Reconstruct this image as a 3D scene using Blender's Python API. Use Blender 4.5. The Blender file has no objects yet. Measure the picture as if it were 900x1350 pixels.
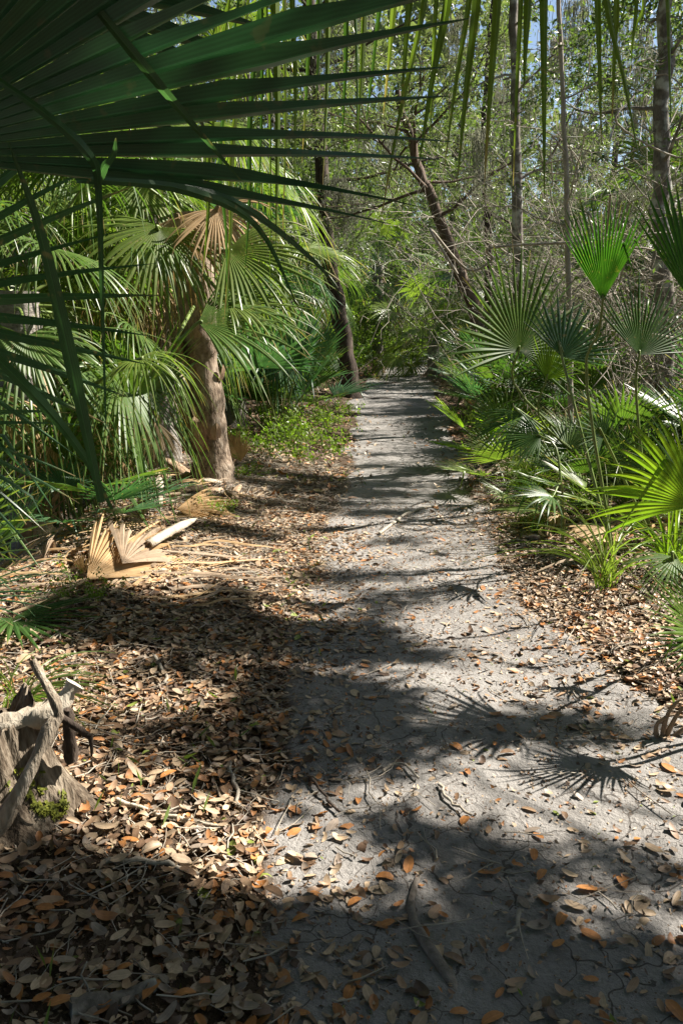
import bpy, math, random
import numpy as np
from mathutils import Vector, Matrix

R = math.radians
sc = bpy.context.scene
COL = sc.collection
rng = np.random.default_rng(7)
random.seed(7)

# ------------------------------------------------------------------ camera
CAM_H, FPX, PITCH = 1.5, 1050.0, R(13.1)
cam_d = bpy.data.cameras.new('camera')
cam = bpy.data.objects.new('camera', cam_d); COL.objects.link(cam)
cam.location = (0, 0, CAM_H); cam.rotation_euler = (math.pi / 2 - PITCH, 0, 0)
cam_d.sensor_fit = 'VERTICAL'; cam_d.sensor_height = 36.0; cam_d.sensor_width = 24.0
cam_d.lens = 36.0 * FPX / 1350.0
cam_d.clip_start = 0.05; cam_d.clip_end = 500
sc.camera = cam

# ------------------------------------------------------------------ light
SUN_EL, SUN_AZ = R(46), R(22)           # azimuth measured from +X towards +Y
SUN = np.array([math.cos(SUN_EL) * math.cos(SUN_AZ), math.cos(SUN_EL) * math.sin(SUN_AZ), math.sin(SUN_EL)])
world = bpy.data.worlds.new('World'); sc.world = world; world.use_nodes = True
wn = world.node_tree
sky = wn.nodes.new('ShaderNodeTexSky'); sky.sky_type = 'NISHITA'; sky.sun_disc = False
sky.sun_elevation = SUN_EL; sky.sun_rotation = math.atan2(SUN[0], SUN[1])
wn.links.new(sky.outputs[0], wn.nodes['Background'].inputs[0])
wn.nodes['Background'].inputs[1].default_value = 0.05
sun_d = bpy.data.lights.new('sun', 'SUN'); sun_d.energy = 5.0; sun_d.angle = R(0.53); sun_d.color = (1.0, 0.94, 0.84)
sun = bpy.data.objects.new('sun', sun_d); COL.objects.link(sun)
sun.rotation_euler = Vector(SUN).to_track_quat('Z', 'Y').to_euler(); sun.location = (8, 3, 9)
sc.view_settings.view_transform = 'Standard'; sc.view_settings.look = 'None'
sc.view_settings.gamma = 1; sc.view_settings.use_curve_mapping = False
sc.view_settings.exposure = 1.62
sc.cycles.max_bounces = 6; sc.cycles.diffuse_bounces = 3; sc.cycles.glossy_bounces = 2
sc.cycles.transmission_bounces = 4; sc.cycles.caustics_reflective = False; sc.cycles.caustics_refractive = False
sc.cycles.use_denoising = True

# ------------------------------------------------------------------ pixel <-> world
FW = np.array([0, math.cos(PITCH), -math.sin(PITCH)]); UP = np.array([0, math.sin(PITCH), math.cos(PITCH)])
def ray(px, py):
    return FW + (px - 450) / FPX * np.array([1., 0, 0]) + (675 - py) / FPX * UP
def P(px, py, Y):
    d = ray(px, py); return np.array([0, 0, CAM_H]) + d * (Y / d[1])
def G(px, py):
    d = ray(px, py); return np.array([0, 0, CAM_H]) + d * (-CAM_H / d[2])
def project(p):
    q = np.asarray(p, float) - np.array([0, 0, CAM_H]); z = q @ FW
    return 450 + FPX * q[..., 0] / z, 675 - FPX * (q @ UP) / z

# ------------------------------------------------------------------ noise
_perm = np.random.default_rng(11).permutation(512)
def vnoise(x, y):
    xi = np.floor(x).astype(int); yi = np.floor(y).astype(int); xf = x - xi; yf = y - yi
    def h(a, b): return _perm[(_perm[a & 511] + b) & 511] / 511.0
    u = xf * xf * (3 - 2 * xf); v = yf * yf * (3 - 2 * yf)
    a = h(xi, yi) * (1 - u) + h(xi + 1, yi) * u; b = h(xi, yi + 1) * (1 - u) + h(xi + 1, yi + 1) * u
    return a * (1 - v) + b * v - 0.5
def fbm(x, y, o=3):
    s = 0; a = 1.0
    for i in range(o):
        s = s + a * vnoise(x * 2 ** i + 17 * i, y * 2 ** i + 9 * i); a *= .5
    return s
def sstep(a, b, x):
    t = np.clip((x - a) / (b - a), 0, 1); return t * t * (3 - 2 * t)

# ------------------------------------------------------------------ terrain functions
EDGE = [(1350, 330, 1010), (1200, 335, 980), (1100, 330, 960), (1000, 330, 930), (940, 350, 860), (880, 375, 780), (800, 398, 700), (740, 410, 665),
        (700, 418, 648), (650, 436, 632), (600, 450, 615), (560, 460, 598), (530, 466, 584), (505, 482, 572), (488, 505, 566), (476, 525, 565)]
ey, exl, exr = [], [], []
for py, l, r in EDGE:
    a, b = G(l, py), G(r, py); ey.append(a[1]); exl.append(a[0]); exr.append(b[0])
ey = [-6.0] + ey + [60.0, 90.0]; exl = [exl[0] - .2] + exl + [exl[-1] + 1.5, exl[-1] + 5]; exr = [exr[0] + .2] + exr + [exr[-1] + 1.2, exr[-1] + 4.5]
def path_in(x, y):                       # signed distance inside the path (m)
    l = np.interp(y, ey, exl); r = np.interp(y, ey, exr)
    return np.minimum(x - l, r - x)
def path_mask(x, y):
    d = path_in(x, y) + .34 * fbm(x * 1.4 + 3, y * .9, 4)
    return sstep(-.12, .16, d)
def gz(x, y):
    x = np.asarray(x, float); y = np.asarray(y, float)
    z = .07 * fbm(x * .45, y * .45, 2) + .028 * fbm(x * 2.1 + 5, y * 2.1, 3)
    pin = path_in(x, y)
    z = z * (1 - .55 * sstep(-.3, .4, pin)) - .05 * sstep(-.3, .3, pin)
    z = z + .10 * sstep(.1, 1.2, -pin) - .45 * sstep(-1.75, -2.7, x) * sstep(3.0, 4.2, y) * sstep(13, 7, y)
    return z
def GP(px, py, dz=0):
    p = G(px, py); p[2] = float(gz(p[0], p[1])) + dz; return p

# ------------------------------------------------------------------ mesh builder
class MB:
    def __init__(s): s.v, s.f, s.m, s.a, s.n = [], [], [], [], 0
    def add(s, v, f, lv=None, mat=0):
        v = np.asarray(v, np.float32).reshape(-1, 3); f = np.asarray(f, np.int64)
        if lv is None: lv = np.zeros((len(v), 3), np.float32)
        s.v.append(v); s.f.append(f + s.n); s.a.append(np.asarray(lv, np.float32).reshape(-1, 3)); s.m.append(np.full(len(f), mat, np.int32)); s.n += len(v)
    def mesh(s, name, mats, smooth=True):
        me = bpy.data.meshes.new(name)
        V = np.concatenate(s.v); A = np.concatenate(s.a)
        loops = np.concatenate([f.ravel() for f in s.f]); cnt = np.concatenate([np.full(len(f), f.shape[1]) for f in s.f])
        M = np.concatenate(s.m)
        me.vertices.add(len(V)); me.vertices.foreach_set('co', V.ravel())
        me.loops.add(len(loops)); me.loops.foreach_set('vertex_index', loops.astype(np.int32))
        me.polygons.add(len(cnt)); me.polygons.foreach_set('loop_start', np.concatenate([[0], np.cumsum(cnt)[:-1]]).astype(np.int32))
        for m in (mats if isinstance(mats, (list, tuple)) else [mats]): me.materials.append(m)
        me.polygons.foreach_set('material_index', M)
        me.polygons.foreach_set('use_smooth', np.full(len(cnt), smooth))
        at = me.attributes.new('lv', 'FLOAT_VECTOR', 'POINT'); at.data.foreach_set('vector', A.ravel())
        me.update(calc_edges=True)
        return me
    def build(s, name, mats, parent=None, smooth=True):
        return link(name, s.mesh(name, mats, smooth), parent)

def link(name, data, parent=None, loc=None, rz=None, scale=None):
    o = bpy.data.objects.new(name, data); COL.objects.link(o)
    if parent is not None: o.parent = parent
    if loc is not None: o.location = loc
    if rz is not None: o.rotation_euler = (0, 0, rz)
    if scale is not None: o.scale = (scale,) * 3
    return o
def tag(o, label=None, cat=None, group=None, kind=None):
    if label: o['label'] = label
    if cat: o['category'] = cat
    if group: o['group'] = group
    if kind: o['kind'] = kind
    return o
def empty(name, loc, label, cat, group=None):
    o = link(name, None, None, loc); o.empty_display_size = .1
    return tag(o, label, cat, group)
def copy_tree(o, parent=None):
    c = o.copy(); COL.objects.link(c)
    if parent is not None: c.parent = parent
    for ch in o.children: copy_tree(ch, c)
    return c
def nrm(v): v = np.asarray(v, float); return v / (np.linalg.norm(v, axis=-1, keepdims=True) + 1e-9)
ORD = 'first second third fourth fifth sixth seventh eighth ninth tenth eleventh twelfth thirteenth fourteenth fifteenth sixteenth seventeenth eighteenth nineteenth twentieth'.split()

def tube(mb, pts, rad, sides=6, mat=0, rnd=0., caps=False, jag=0.):
    pts = np.asarray(pts, float); k = len(pts); rad = np.broadcast_to(np.asarray(rad, float), (k,))
    t = nrm(np.gradient(pts, axis=0))
    ref = np.array([0, 0, 1.]) if abs(t[0][2]) < .8 else np.array([1., 0, 0])
    u = np.empty((k, 3)); a = nrm(np.cross(t[0], ref)); u[0] = a
    for i in range(1, k):
        a = nrm(a - t[i] * (a @ t[i])); u[i] = a
    w = np.cross(t, u)
    th = np.arange(sides) / sides * 2 * math.pi
    ring = u[:, None] * np.cos(th)[None, :, None] + w[:, None] * np.sin(th)[None, :, None]
    rr = rad[:, None] * (1 + (jag * (rng.random((k, sides)) - .5) if jag else 0))
    V = pts[:, None] + ring * rr[..., None]
    i = np.arange(k - 1)[:, None] * sides; j = np.arange(sides)[None]; j2 = (j + 1) % sides
    F = np.stack([i + j, i + j2, i + sides + j2, i + sides + j], -1).reshape(-1, 4)
    lv = np.zeros((k, sides, 3)); lv[..., 0] = th / 6.283; lv[..., 1] = np.linspace(0, 1, k)[:, None]; lv[..., 2] = rnd
    mb.add(V, F, lv, mat)
    if caps:
        for e, o in ((0, False), (k - 1, True)):
            c = np.concatenate([V[e], pts[e][None]]); q = np.arange(sides)
            f = np.stack([q, (q + 1) % sides, np.full(sides, sides)], -1)
            mb.add(c, f if o else f[:, ::-1], np.tile([0, e / max(k - 1, 1), rnd], (sides + 1, 1)), mat)

def spline(pts, n):
    pts = np.asarray(pts, float); k = len(pts)
    if k == 2: return pts[0] + (pts[1] - pts[0]) * np.linspace(0, 1, n)[:, None]
    q = np.concatenate([[2 * pts[0] - pts[1]], pts, [2 * pts[-1] - pts[-2]]])
    out = []
    for s in np.linspace(0, k - 1 - 1e-6, n):
        i = int(s); t = s - i; a, b, c, d = q[i:i + 4]
        out.append(.5 * (2 * b + (c - a) * t + (2 * a - 5 * b + 4 * c - d) * t * t + (3 * b - a - 3 * c + d) * t ** 3))
    return np.array(out)

def fan(mb, hub, D, N, L, n=30, a0=-110, a1=110, split=.4, droop=.5, tipk=.25, fold=.35, k=10, shape=.3, cup=.15, rg=None, twist=.5, jit=.05, mat=0, width=1., taper=.75, gpow=1.6):
    """A pleated fan blade: n segments joined up to `split`, free and drooping beyond."""
    rg = rg or rng
    hub = np.asarray(hub, float); D = nrm(D); N = np.asarray(N, float); N = nrm(N - D * (N @ D)); S = np.cross(N, D)
    a0, a1 = R(a0), R(a1); da = (a1 - a0) / n
    a = a0 + (np.arange(n) + .5) * da
    amax = max(abs(a0), abs(a1))
    Li = L * (1 - shape * (np.abs(a) / max(amax, .5)) ** 2) * (1 + jit * rg.normal(size=n))
    d0 = np.cos(a)[:, None] * D + np.sin(a)[:, None] * S + cup * N * (np.abs(np.sin(a)) ** 1.5)[:, None]
    d0 = nrm(d0)
    t0 = -np.sin(a)[:, None] * D + np.cos(a)[:, None] * S
    s = np.linspace(0, 1, k) ** .9
    dr = droop * (1 + .35 * rg.normal(size=n)); dr = np.maximum(dr, -.1)
    brk = np.where(rg.random(n) < tipk, rg.uniform(.45, .85, n), 2.0)
    tw = twist * rg.normal(size=n)
    sp = split * (1 + .12 * rg.normal(size=n)); sp = np.clip(sp, .08, .92)
    p = np.repeat(hub[None], n, 0); pts = [p]; dirs = []
    for j in range(k):
        g = dr * s[j] ** gpow + np.where(s[j] > brk, 1.6, 0.)
        dd = nrm(d0 - g[:, None] * np.array([0, 0, 1.])); dirs.append(dd)
        if j < k - 1:
            p = p + dd * (Li * (s[j + 1] - s[j]))[:, None]; pts.append(p)
    X = np.stack(pts, 1); T = np.stack(dirs, 1)
    side = t0[:, None] - T * np.sum(t0[:, None] * T, -1, keepdims=True); side = nrm(side)
    upv = np.cross(side, T)
    fl = np.where(np.sum(upv * N, -1, keepdims=True)[:, :1] < 0, -1., 1.); upv = upv * fl
    ang = tw[:, None] * np.clip((s[None] - sp[:, None]) / (1 - sp[:, None]), 0, 1)
    ca, sa = np.cos(ang)[..., None], np.sin(ang)[..., None]
    side, upv = side * ca + upv * sa, upv * ca - side * sa
    r = s[None] * Li[:, None]
    ws = sp * Li * math.tan(da / 2)
    free = np.clip((1 - s[None]) / (1 - sp[:, None]), 0, 1)
    w = np.where(s[None] <= sp[:, None], r * math.tan(da / 2), ws[:, None] * free ** taper * (width + (1 - width) * free ** 4))
    w = np.maximum(w, .0008)
    off = fold * w
    e1 = X - side * w[..., None] - upv * (off * .5)[..., None]; e2 = X + side * w[..., None] - upv * (off * .5)[..., None]
    m = X + upv * (off * .5)[..., None]
    V = np.stack([e1, m, m, e2], 2)                       # n,k,4,3
    lv = np.zeros((n, k, 4, 3)); lv[..., 0] = np.array([-1, 0, 0, 1]); lv[..., 1] = s[None, :, None]; lv[..., 2] = rg.random(n)[:, None, None]
    base = (np.arange(n)[:, None] * k + np.arange(k - 1)[None]) * 4
    F = np.concatenate([np.stack([base, base + 1, base + 5, base + 4], -1).reshape(-1, 4), np.stack([base + 2, base + 3, base + 7, base + 6], -1).reshape(-1, 4)])
    mb.add(V, F, lv, mat)

def strip(mb, pts, width, nvec, fold=.35, n=14, rnd=.5, w0=.45, tip=.8, mat=0, belly=.35):
    pts = spline(pts, n); t = nrm(np.gradient(pts, axis=0))
    nv = np.asarray(nvec, float); side = nrm(np.cross(t, nv)); up = np.cross(side, t)
    s = np.linspace(0, 1, n)
    w = width / 2 * np.where(s < belly, w0 + (1 - w0) * s / belly, ((1 - s) / (1 - belly)).clip(0, 1) ** tip) + .0006
    V = np.stack([pts - side * w[:, None], pts + up * (w * fold)[:, None], pts + up * (w * fold)[:, None], pts + side * w[:, None]], 1)
    lv = np.zeros((n, 4, 3)); lv[..., 0] = np.array([-1, 0, 0, 1]); lv[..., 1] = s[:, None]; lv[..., 2] = rnd
    b = np.arange(n - 1) * 4
    F = np.concatenate([np.stack([b, b + 1, b + 5, b + 4], -1), np.stack([b + 2, b + 3, b + 7, b + 6], -1)])
    mb.add(V, F, lv, mat)

def leaves(mb, pos, dr, size, wr=.4, rg=None, fold=.15, mat=0, upbias=.0):
    rg = rg or rng
    pos = np.asarray(pos, float); n = len(pos); a = nrm(dr); size = np.broadcast_to(size, (n,))
    q = rg.normal(size=(n, 3)); q[:, 2] *= (1 - upbias)
    b = nrm(np.cross(a, nrm(q))); c = np.cross(a, b)
    w = (size * wr / 2)[:, None]; l = size[:, None]
    V = np.stack([pos, pos + a * l * .45 + b * w + c * w * fold * 2, pos + a * l, pos + a * l * .45 - b * w + c * w * fold * 2], 1)
    lv = np.zeros((n, 4, 3)); lv[..., 0] = [0, 1, 0, -1]; lv[..., 1] = [0, .5, 1, .5]; lv[..., 2] = rg.random(n)[:, None]
    i = np.arange(n)[:, None] * 4
    F = np.concatenate([i + [0, 1, 2], i + [0, 2, 3]])
    mb.add(V, F, lv, mat)

# ------------------------------------------------------------------ materials
def mat_new(name):
    m = bpy.data.materials.new(name); m.use_nodes = True; nt = m.node_tree; nt.nodes.clear()
    out = nt.nodes.new('ShaderNodeOutputMaterial'); return m, nt, out
def nd(nt, t, **kw):
    n = nt.nodes.new(t)
    for k, v in kw.items():
        if k.startswith('i_'): n.inputs[k[2:].replace('_', ' ')].default_value = v
        else: setattr(n, k, v)
    return n
def ramp(nt, stops, interp='LINEAR'):
    n = nt.nodes.new('ShaderNodeValToRGB'); e = n.color_ramp.elements; n.color_ramp.interpolation = interp
    while len(e) < len(stops): e.new(.5)
    for el, (p, c) in zip(e, stops): el.position = p; el.color = (*c, 1) if len(c) == 3 else c
    return n
def math_(nt, op, a, b=None, clamp=False):
    n = nt.nodes.new('ShaderNodeMath'); n.operation = op; n.use_clamp = clamp
    for i, v in enumerate((a, b)):
        if v is None: continue
        if isinstance(v, (int, float)): n.inputs[i].default_value = v
        else: nt.links.new(v, n.inputs[i])
    return n.outputs[0]
def mixc(nt, fac, a, b, mode='MIX'):
    n = nt.nodes.new('ShaderNodeMix'); n.data_type = 'RGBA'; n.blend_type = mode
    for sock, v in ((n.inputs[0], fac), (n.inputs[6], a), (n.inputs[7], b)):
        if isinstance(v, (int, float)): sock.default_value = v
        elif isinstance(v, tuple): sock.default_value = (*v, 1)
        else: nt.links.new(v, sock)
    return n.outputs[2]

def leaf_mat(name, c1, c2, tip=None, tip_at=.9, trans=.35, rough=.38, tcol=None, spec=.38, rib=1.35, objvar=.3):
    m, nt, out = mat_new(name); L = nt.links.new
    at = nd(nt, 'ShaderNodeAttribute', attribute_name='lv'); sx = nd(nt, 'ShaderNodeSeparateXYZ'); L(at.outputs['Vector'], sx.inputs[0])
    oi = nd(nt, 'ShaderNodeObjectInfo')
    f = math_(nt, 'ADD', math_(nt, 'MULTIPLY', sx.outputs[2], 1 - objvar), math_(nt, 'MULTIPLY', oi.outputs['Random'], objvar))
    col = mixc(nt, f, c1, c2)
    tc = nd(nt, 'ShaderNodeTexCoord'); nz = nd(nt, 'ShaderNodeTexNoise'); nz.inputs['Scale'].default_value = 14; L(tc.outputs['Object'], nz.inputs['Vector'])
    val = math_(nt, 'ADD', math_(nt, 'MULTIPLY', nz.outputs[0], .7), .65)
    rb = math_(nt, 'LESS_THAN', math_(nt, 'ABSOLUTE', sx.outputs[0]), .1)
    val = math_(nt, 'MULTIPLY', val, math_(nt, 'ADD', math_(nt, 'MULTIPLY', rb, rib - 1), 1))
    vein = math_(nt, 'SINE', math_(nt, 'MULTIPLY', sx.outputs[0], 23.))
    val = math_(nt, 'MULTIPLY', val, math_(nt, 'ADD', math_(nt, 'MULTIPLY', vein, .13), 1.))
    cmb = nd(nt, 'ShaderNodeCombineColor'); [L(val, cmb.inputs[i]) for i in range(3)]
    col = mixc(nt, 1.0, col, cmb.outputs[0], 'MULTIPLY')
    if tip:
        n5 = nd(nt, 'ShaderNodeTexNoise'); n5.inputs['Scale'].default_value = 38; n5.inputs['Detail'].default_value = 3; L(tc.outputs['Object'], n5.inputs['Vector'])
        col = mixc(nt, math_(nt, 'MULTIPLY', math_(nt, 'MULTIPLY', math_(nt, 'SUBTRACT', n5.outputs[0], .63), 14, True), .6), col, tip)
    if tip:
        tf = math_(nt, 'MULTIPLY', math_(nt, 'SUBTRACT', math_(nt, 'ADD', sx.outputs[1], math_(nt, 'MULTIPLY', math_(nt, 'SUBTRACT', sx.outputs[2], .5), .3)), tip_at), 9, True)
        col = mixc(nt, tf, col, tip)
    pr = nd(nt, 'ShaderNodeBsdfPrincipled'); L(col, pr.inputs['Base Color']); pr.inputs['Roughness'].default_value = rough
    pr.inputs['Specular IOR Level'].default_value = spec
    if trans > 0:
        tr = nd(nt, 'ShaderNodeBsdfTranslucent')
        L(mixc(nt, 1.0, col, tcol or (1.5, 1.7, .7), 'MULTIPLY'), tr.inputs[0])
        mx = nd(nt, 'ShaderNodeMixShader'); mx.inputs[0].default_value = trans
        L(pr.outputs[0], mx.inputs[1]); L(tr.outputs[0], mx.inputs[2]); L(mx.outputs[0], out.inputs[0])
    else: L(pr.outputs[0], out.inputs[0])
    return m

def wood_mat(name, stops, scale=9, stretch=.22, bump=.5, rough=.85, fine=60, lichen=None):
    m, nt, out = mat_new(name); L = nt.links.new
    tc = nd(nt, 'ShaderNodeTexCoord'); mp = nd(nt, 'ShaderNodeMapping'); mp.inputs['Scale'].default_value = (1, 1, stretch)
    L(tc.outputs['Object'], mp.inputs[0])
    n1 = nd(nt, 'ShaderNodeTexNoise'); n1.inputs['Scale'].default_value = scale; n1.inputs['Detail'].default_value = 6; n1.inputs['Roughness'].default_value = .65; L(mp.outputs[0], n1.inputs['Vector'])
    n2 = nd(nt, 'ShaderNodeTexNoise'); n2.inputs['Scale'].default_value = fine; n2.inputs['Detail'].default_value = 3; L(mp.outputs[0], n2.inputs['Vector'])
    f = math_(nt, 'ADD', math_(nt, 'MULTIPLY', n1.outputs[0], .7), math_(nt, 'MULTIPLY', n2.outputs[0], .3))
    rp = ramp(nt, stops); L(f, rp.inputs[0]); col = rp.outputs[0]
    if lichen:
        n3 = nd(nt, 'ShaderNodeTexNoise'); n3.inputs['Scale'].default_value = 7; n3.inputs['Detail'].default_value = 4; L(tc.outputs['Object'], n3.inputs['Vector'])
        col = mixc(nt, math_(nt, 'MULTIPLY', math_(nt, 'SUBTRACT', n3.outputs[0], .5), 8, True), col, lichen)
    bp = nd(nt, 'ShaderNodeBump'); bp.inputs['Strength'].default_value = bump; bp.inputs['Distance'].default_value = .03; L(f, bp.inputs['Height'])
    pr = nd(nt, 'ShaderNodeBsdfPrincipled'); L(col, pr.inputs['Base Color']); pr.inputs['Roughness'].default_value = rough
    pr.inputs['Specular IOR Level'].default_value = .2; L(bp.outputs[0], pr.inputs['Normal']); L(pr.outputs[0], out.inputs[0])
    return m

TIP = (.34, .25, .12)
M_SABAL = leaf_mat('sabal green', (.055, .115, .022), (.10, .155, .034), TIP, .93, .38)
M_SABALY = leaf_mat('sabal yellow green', (.10, .16, .028), (.16, .21, .045), TIP, .88, .42)
M_BLUE = leaf_mat('palmetto blue green', (.04, .10, .045), (.07, .14, .06), TIP, .97, .34, tcol=(1.4, 1.7, .8))
M_DARK = leaf_mat('palmetto deep green', (.035, .085, .02), (.065, .125, .028), TIP, .97, .34)
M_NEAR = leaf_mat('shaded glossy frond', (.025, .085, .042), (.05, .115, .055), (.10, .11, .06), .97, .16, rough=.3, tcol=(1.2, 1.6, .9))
M_VIVID = leaf_mat('vivid green frond', (.04, .115, .018), (.075, .155, .028), (.28, .24, .08), .95, .36, tcol=(1.3, 1.7, .5))
M_LIME = leaf_mat('young lime frond', (.10, .19, .022), (.15, .23, .03), None, .9, .55, tcol=(1.7, 1.7, .5))
M_DRY = leaf_mat('dry frond', (.36, .23, .11), (.52, .37, .21), (.22, .15, .09), .84, .22, rough=.65, objvar=.1, tcol=(1.1, 1., .7), spec=.2)
M_DRYG = leaf_mat('weathered dry frond', (.26, .19, .13), (.42, .33, .24), (.2, .15, .1), .84, .18, rough=.75, objvar=.1, tcol=(1.1, 1., .8), spec=.15)
M_OAK = leaf_mat('oak foliage', (.06, .10, .03), (.11, .145, .05), None, .9, .45, rib=1)
M_OAKD = leaf_mat('dense oak crown', (.04, .07, .02), (.08, .11, .03), None, .9, .12, rib=1)
M_CEDAR = leaf_mat('feathery foliage', (.10, .13, .065), (.165, .185, .11), None, .9, .45, rib=1)
M_SHRUB = leaf_mat('bright shrub foliage', (.09, .16, .02), (.16, .22, .035), None, .9, .5, rib=1)
M_GRASS = leaf_mat('grass blade', (.09, .15, .03), (.17, .20, .06), (.3, .25, .12), .9, .42, rib=1)
M_MOSSH = leaf_mat('spanish moss', (.22, .23, .17), (.34, .34, .27), None, .9, .35, rough=.9, tcol=(1.1, 1.1, .95), spec=.1, rib=1)
M_STALK = leaf_mat('frond stalk', (.12, .17, .04), (.19, .21, .07), None, .9, .0, rib=1)
M_STALKD = leaf_mat('dry frond stalk', (.26, .19, .11), (.38, .29, .18), None, .9, .0, rough=.7, spec=.2, rib=1)
M_BARKD = wood_mat('dark bark', [(.3, (.018, .013, .01)), (.55, (.07, .052, .04)), (.75, (.16, .125, .1))], 14, .3, .8)
M_BARKB = wood_mat('brown bark', [(.3, (.04, .027, .02)), (.55, (.14, .10, .075)), (.75, (.27, .21, .165))], 14, .3, .8)
M_BARKG = wood_mat('grey mottled bark', [(.3, (.07, .06, .05)), (.55, (.19, .165, .14)), (.75, (.36, .33, .29))], 12, .5, .6, lichen=(.42, .42, .37))
M_TWIG = wood_mat('pale twig', [(.3, (.22, .18, .14)), (.55, (.37, .33, .27)), (.75, (.5, .46, .4))], 9, .5, .2)
M_PTRUNK = wood_mat('palm trunk fibre', [(.32, (.05, .032, .022)), (.5, (.24, .18, .13)), (.72, (.46, .385, .31))], 11, .5, .9, fine=45)
M_PTRUNKG = wood_mat('grey palm trunk', [(.3, (.09, .08, .07)), (.5, (.22, .195, .17)), (.72, (.36, .33, .3))], 14, 1.6, .8, fine=45)
M_BOOT = wood_mat('old leaf base', [(.3, (.1, .06, .035)), (.5, (.28, .19, .12)), (.7, (.45, .36, .27))], 12, .25, .5)
M_STUMP = wood_mat('weathered stump wood', [(.34, (.02, .014, .01)), (.5, (.10, .075, .052)), (.63, (.22, .18, .135)), (.8, (.40, .35, .28))], 10, .16, 1.0, fine=80)
M_BLEACH = wood_mat('bleached wood', [(.3, (.19, .15, .11)), (.5, (.42, .36, .28)), (.7, (.58, .52, .43))], 10, .15, .5, fine=90)
M_DEADW = wood_mat('grey dead wood', [(.32, (.06, .045, .033)), (.5, (.25, .205, .155)), (.7, (.46, .405, .33))], 16, .12, 1.0, fine=110)
M_ROOT = wood_mat('root bark', [(.3, (.09, .075, .06)), (.55, (.24, .205, .175)), (.75, (.36, .32, .28))], 18, .8, .6)

def moss_mat():
    m, nt, out = mat_new('yellow moss'); L = nt.links.new
    tc = nd(nt, 'ShaderNodeTexCoord'); n = nd(nt, 'ShaderNodeTexNoise'); n.inputs['Scale'].default_value = 60; n.inputs['Detail'].default_value = 4; L(tc.outputs['Object'], n.inputs['Vector'])
    r = ramp(nt, [(.3, (.06, .075, .01)), (.7, (.24, .25, .025))]); L(n.outputs[0], r.inputs[0])
    b = nd(nt, 'ShaderNodeBump'); b.inputs['Strength'].default_value = .9; b.inputs['Distance'].default_value = .01; L(n.outputs[0], b.inputs['Height'])
    p = nd(nt, 'ShaderNodeBsdfPrincipled'); p.inputs['Roughness'].default_value = .95; L(r.outputs[0], p.inputs['Base Color']); L(b.outputs[0], p.inputs['Normal']); L(p.outputs[0], out.inputs[0]); return m
M_MOSS = moss_mat()

def litter_mat():
    m, nt, out = mat_new('fallen oak leaves'); L = nt.links.new
    at = nd(nt, 'ShaderNodeAttribute', attribute_name='lv'); sx = nd(nt, 'ShaderNodeSeparateXYZ'); L(at.outputs['Vector'], sx.inputs[0])
    r = ramp(nt, [(0, (.32, .235, .155)), (.16, (.45, .33, .215)), (.3, (.22, .135, .08)), (.42, (.53, .395, .265)), (.52, (.155, .095, .06)), (.62, (.36, .235, .145)), (.72, (.36, .165, .065)), (.79, (.44, .19, .06)), (.835, (.29, .23, .18)), (.93, (.10, .065, .045)), (.985, (.20, .24, .05))], 'CONSTANT')
    L(sx.outputs[2], r.inputs[0])
    tc = nd(nt, 'ShaderNodeTexCoord'); n = nd(nt, 'ShaderNodeTexNoise'); n.inputs['Scale'].default_value = 90; n.inputs['Detail'].default_value = 3; L(tc.outputs['Object'], n.inputs['Vector'])
    v = math_(nt, 'ADD', math_(nt, 'MULTIPLY', n.outputs[0], .7), .62)
    rb = math_(nt, 'LESS_THAN', math_(nt, 'ABSOLUTE', sx.outputs[0]), .07)
    v = math_(nt, 'MULTIPLY', v, math_(nt, 'ADD', 1., math_(nt, 'MULTIPLY', rb, .25)))
    cmb = nd(nt, 'ShaderNodeCombineColor'); [L(v, cmb.inputs[i]) for i in range(3)]
    col = mixc(nt, 1., r.outputs[0], cmb.outputs[0], 'MULTIPLY')
    p = nd(nt, 'ShaderNodeBsdfPrincipled'); L(col, p.inputs['Base Color']); p.inputs['Roughness'].default_value = .5; p.inputs['Specular IOR Level'].default_value = .35
    tr = nd(nt, 'ShaderNodeBsdfTranslucent'); L(col, tr.inputs[0]); mx = nd(nt, 'ShaderNodeMixShader'); mx.inputs[0].default_value = .12
    L(p.outputs[0], mx.inputs[1]); L(tr.outputs[0], mx.inputs[2]); L(mx.outputs[0], out.inputs[0]); return m
M_LITTER = litter_mat()

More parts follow.
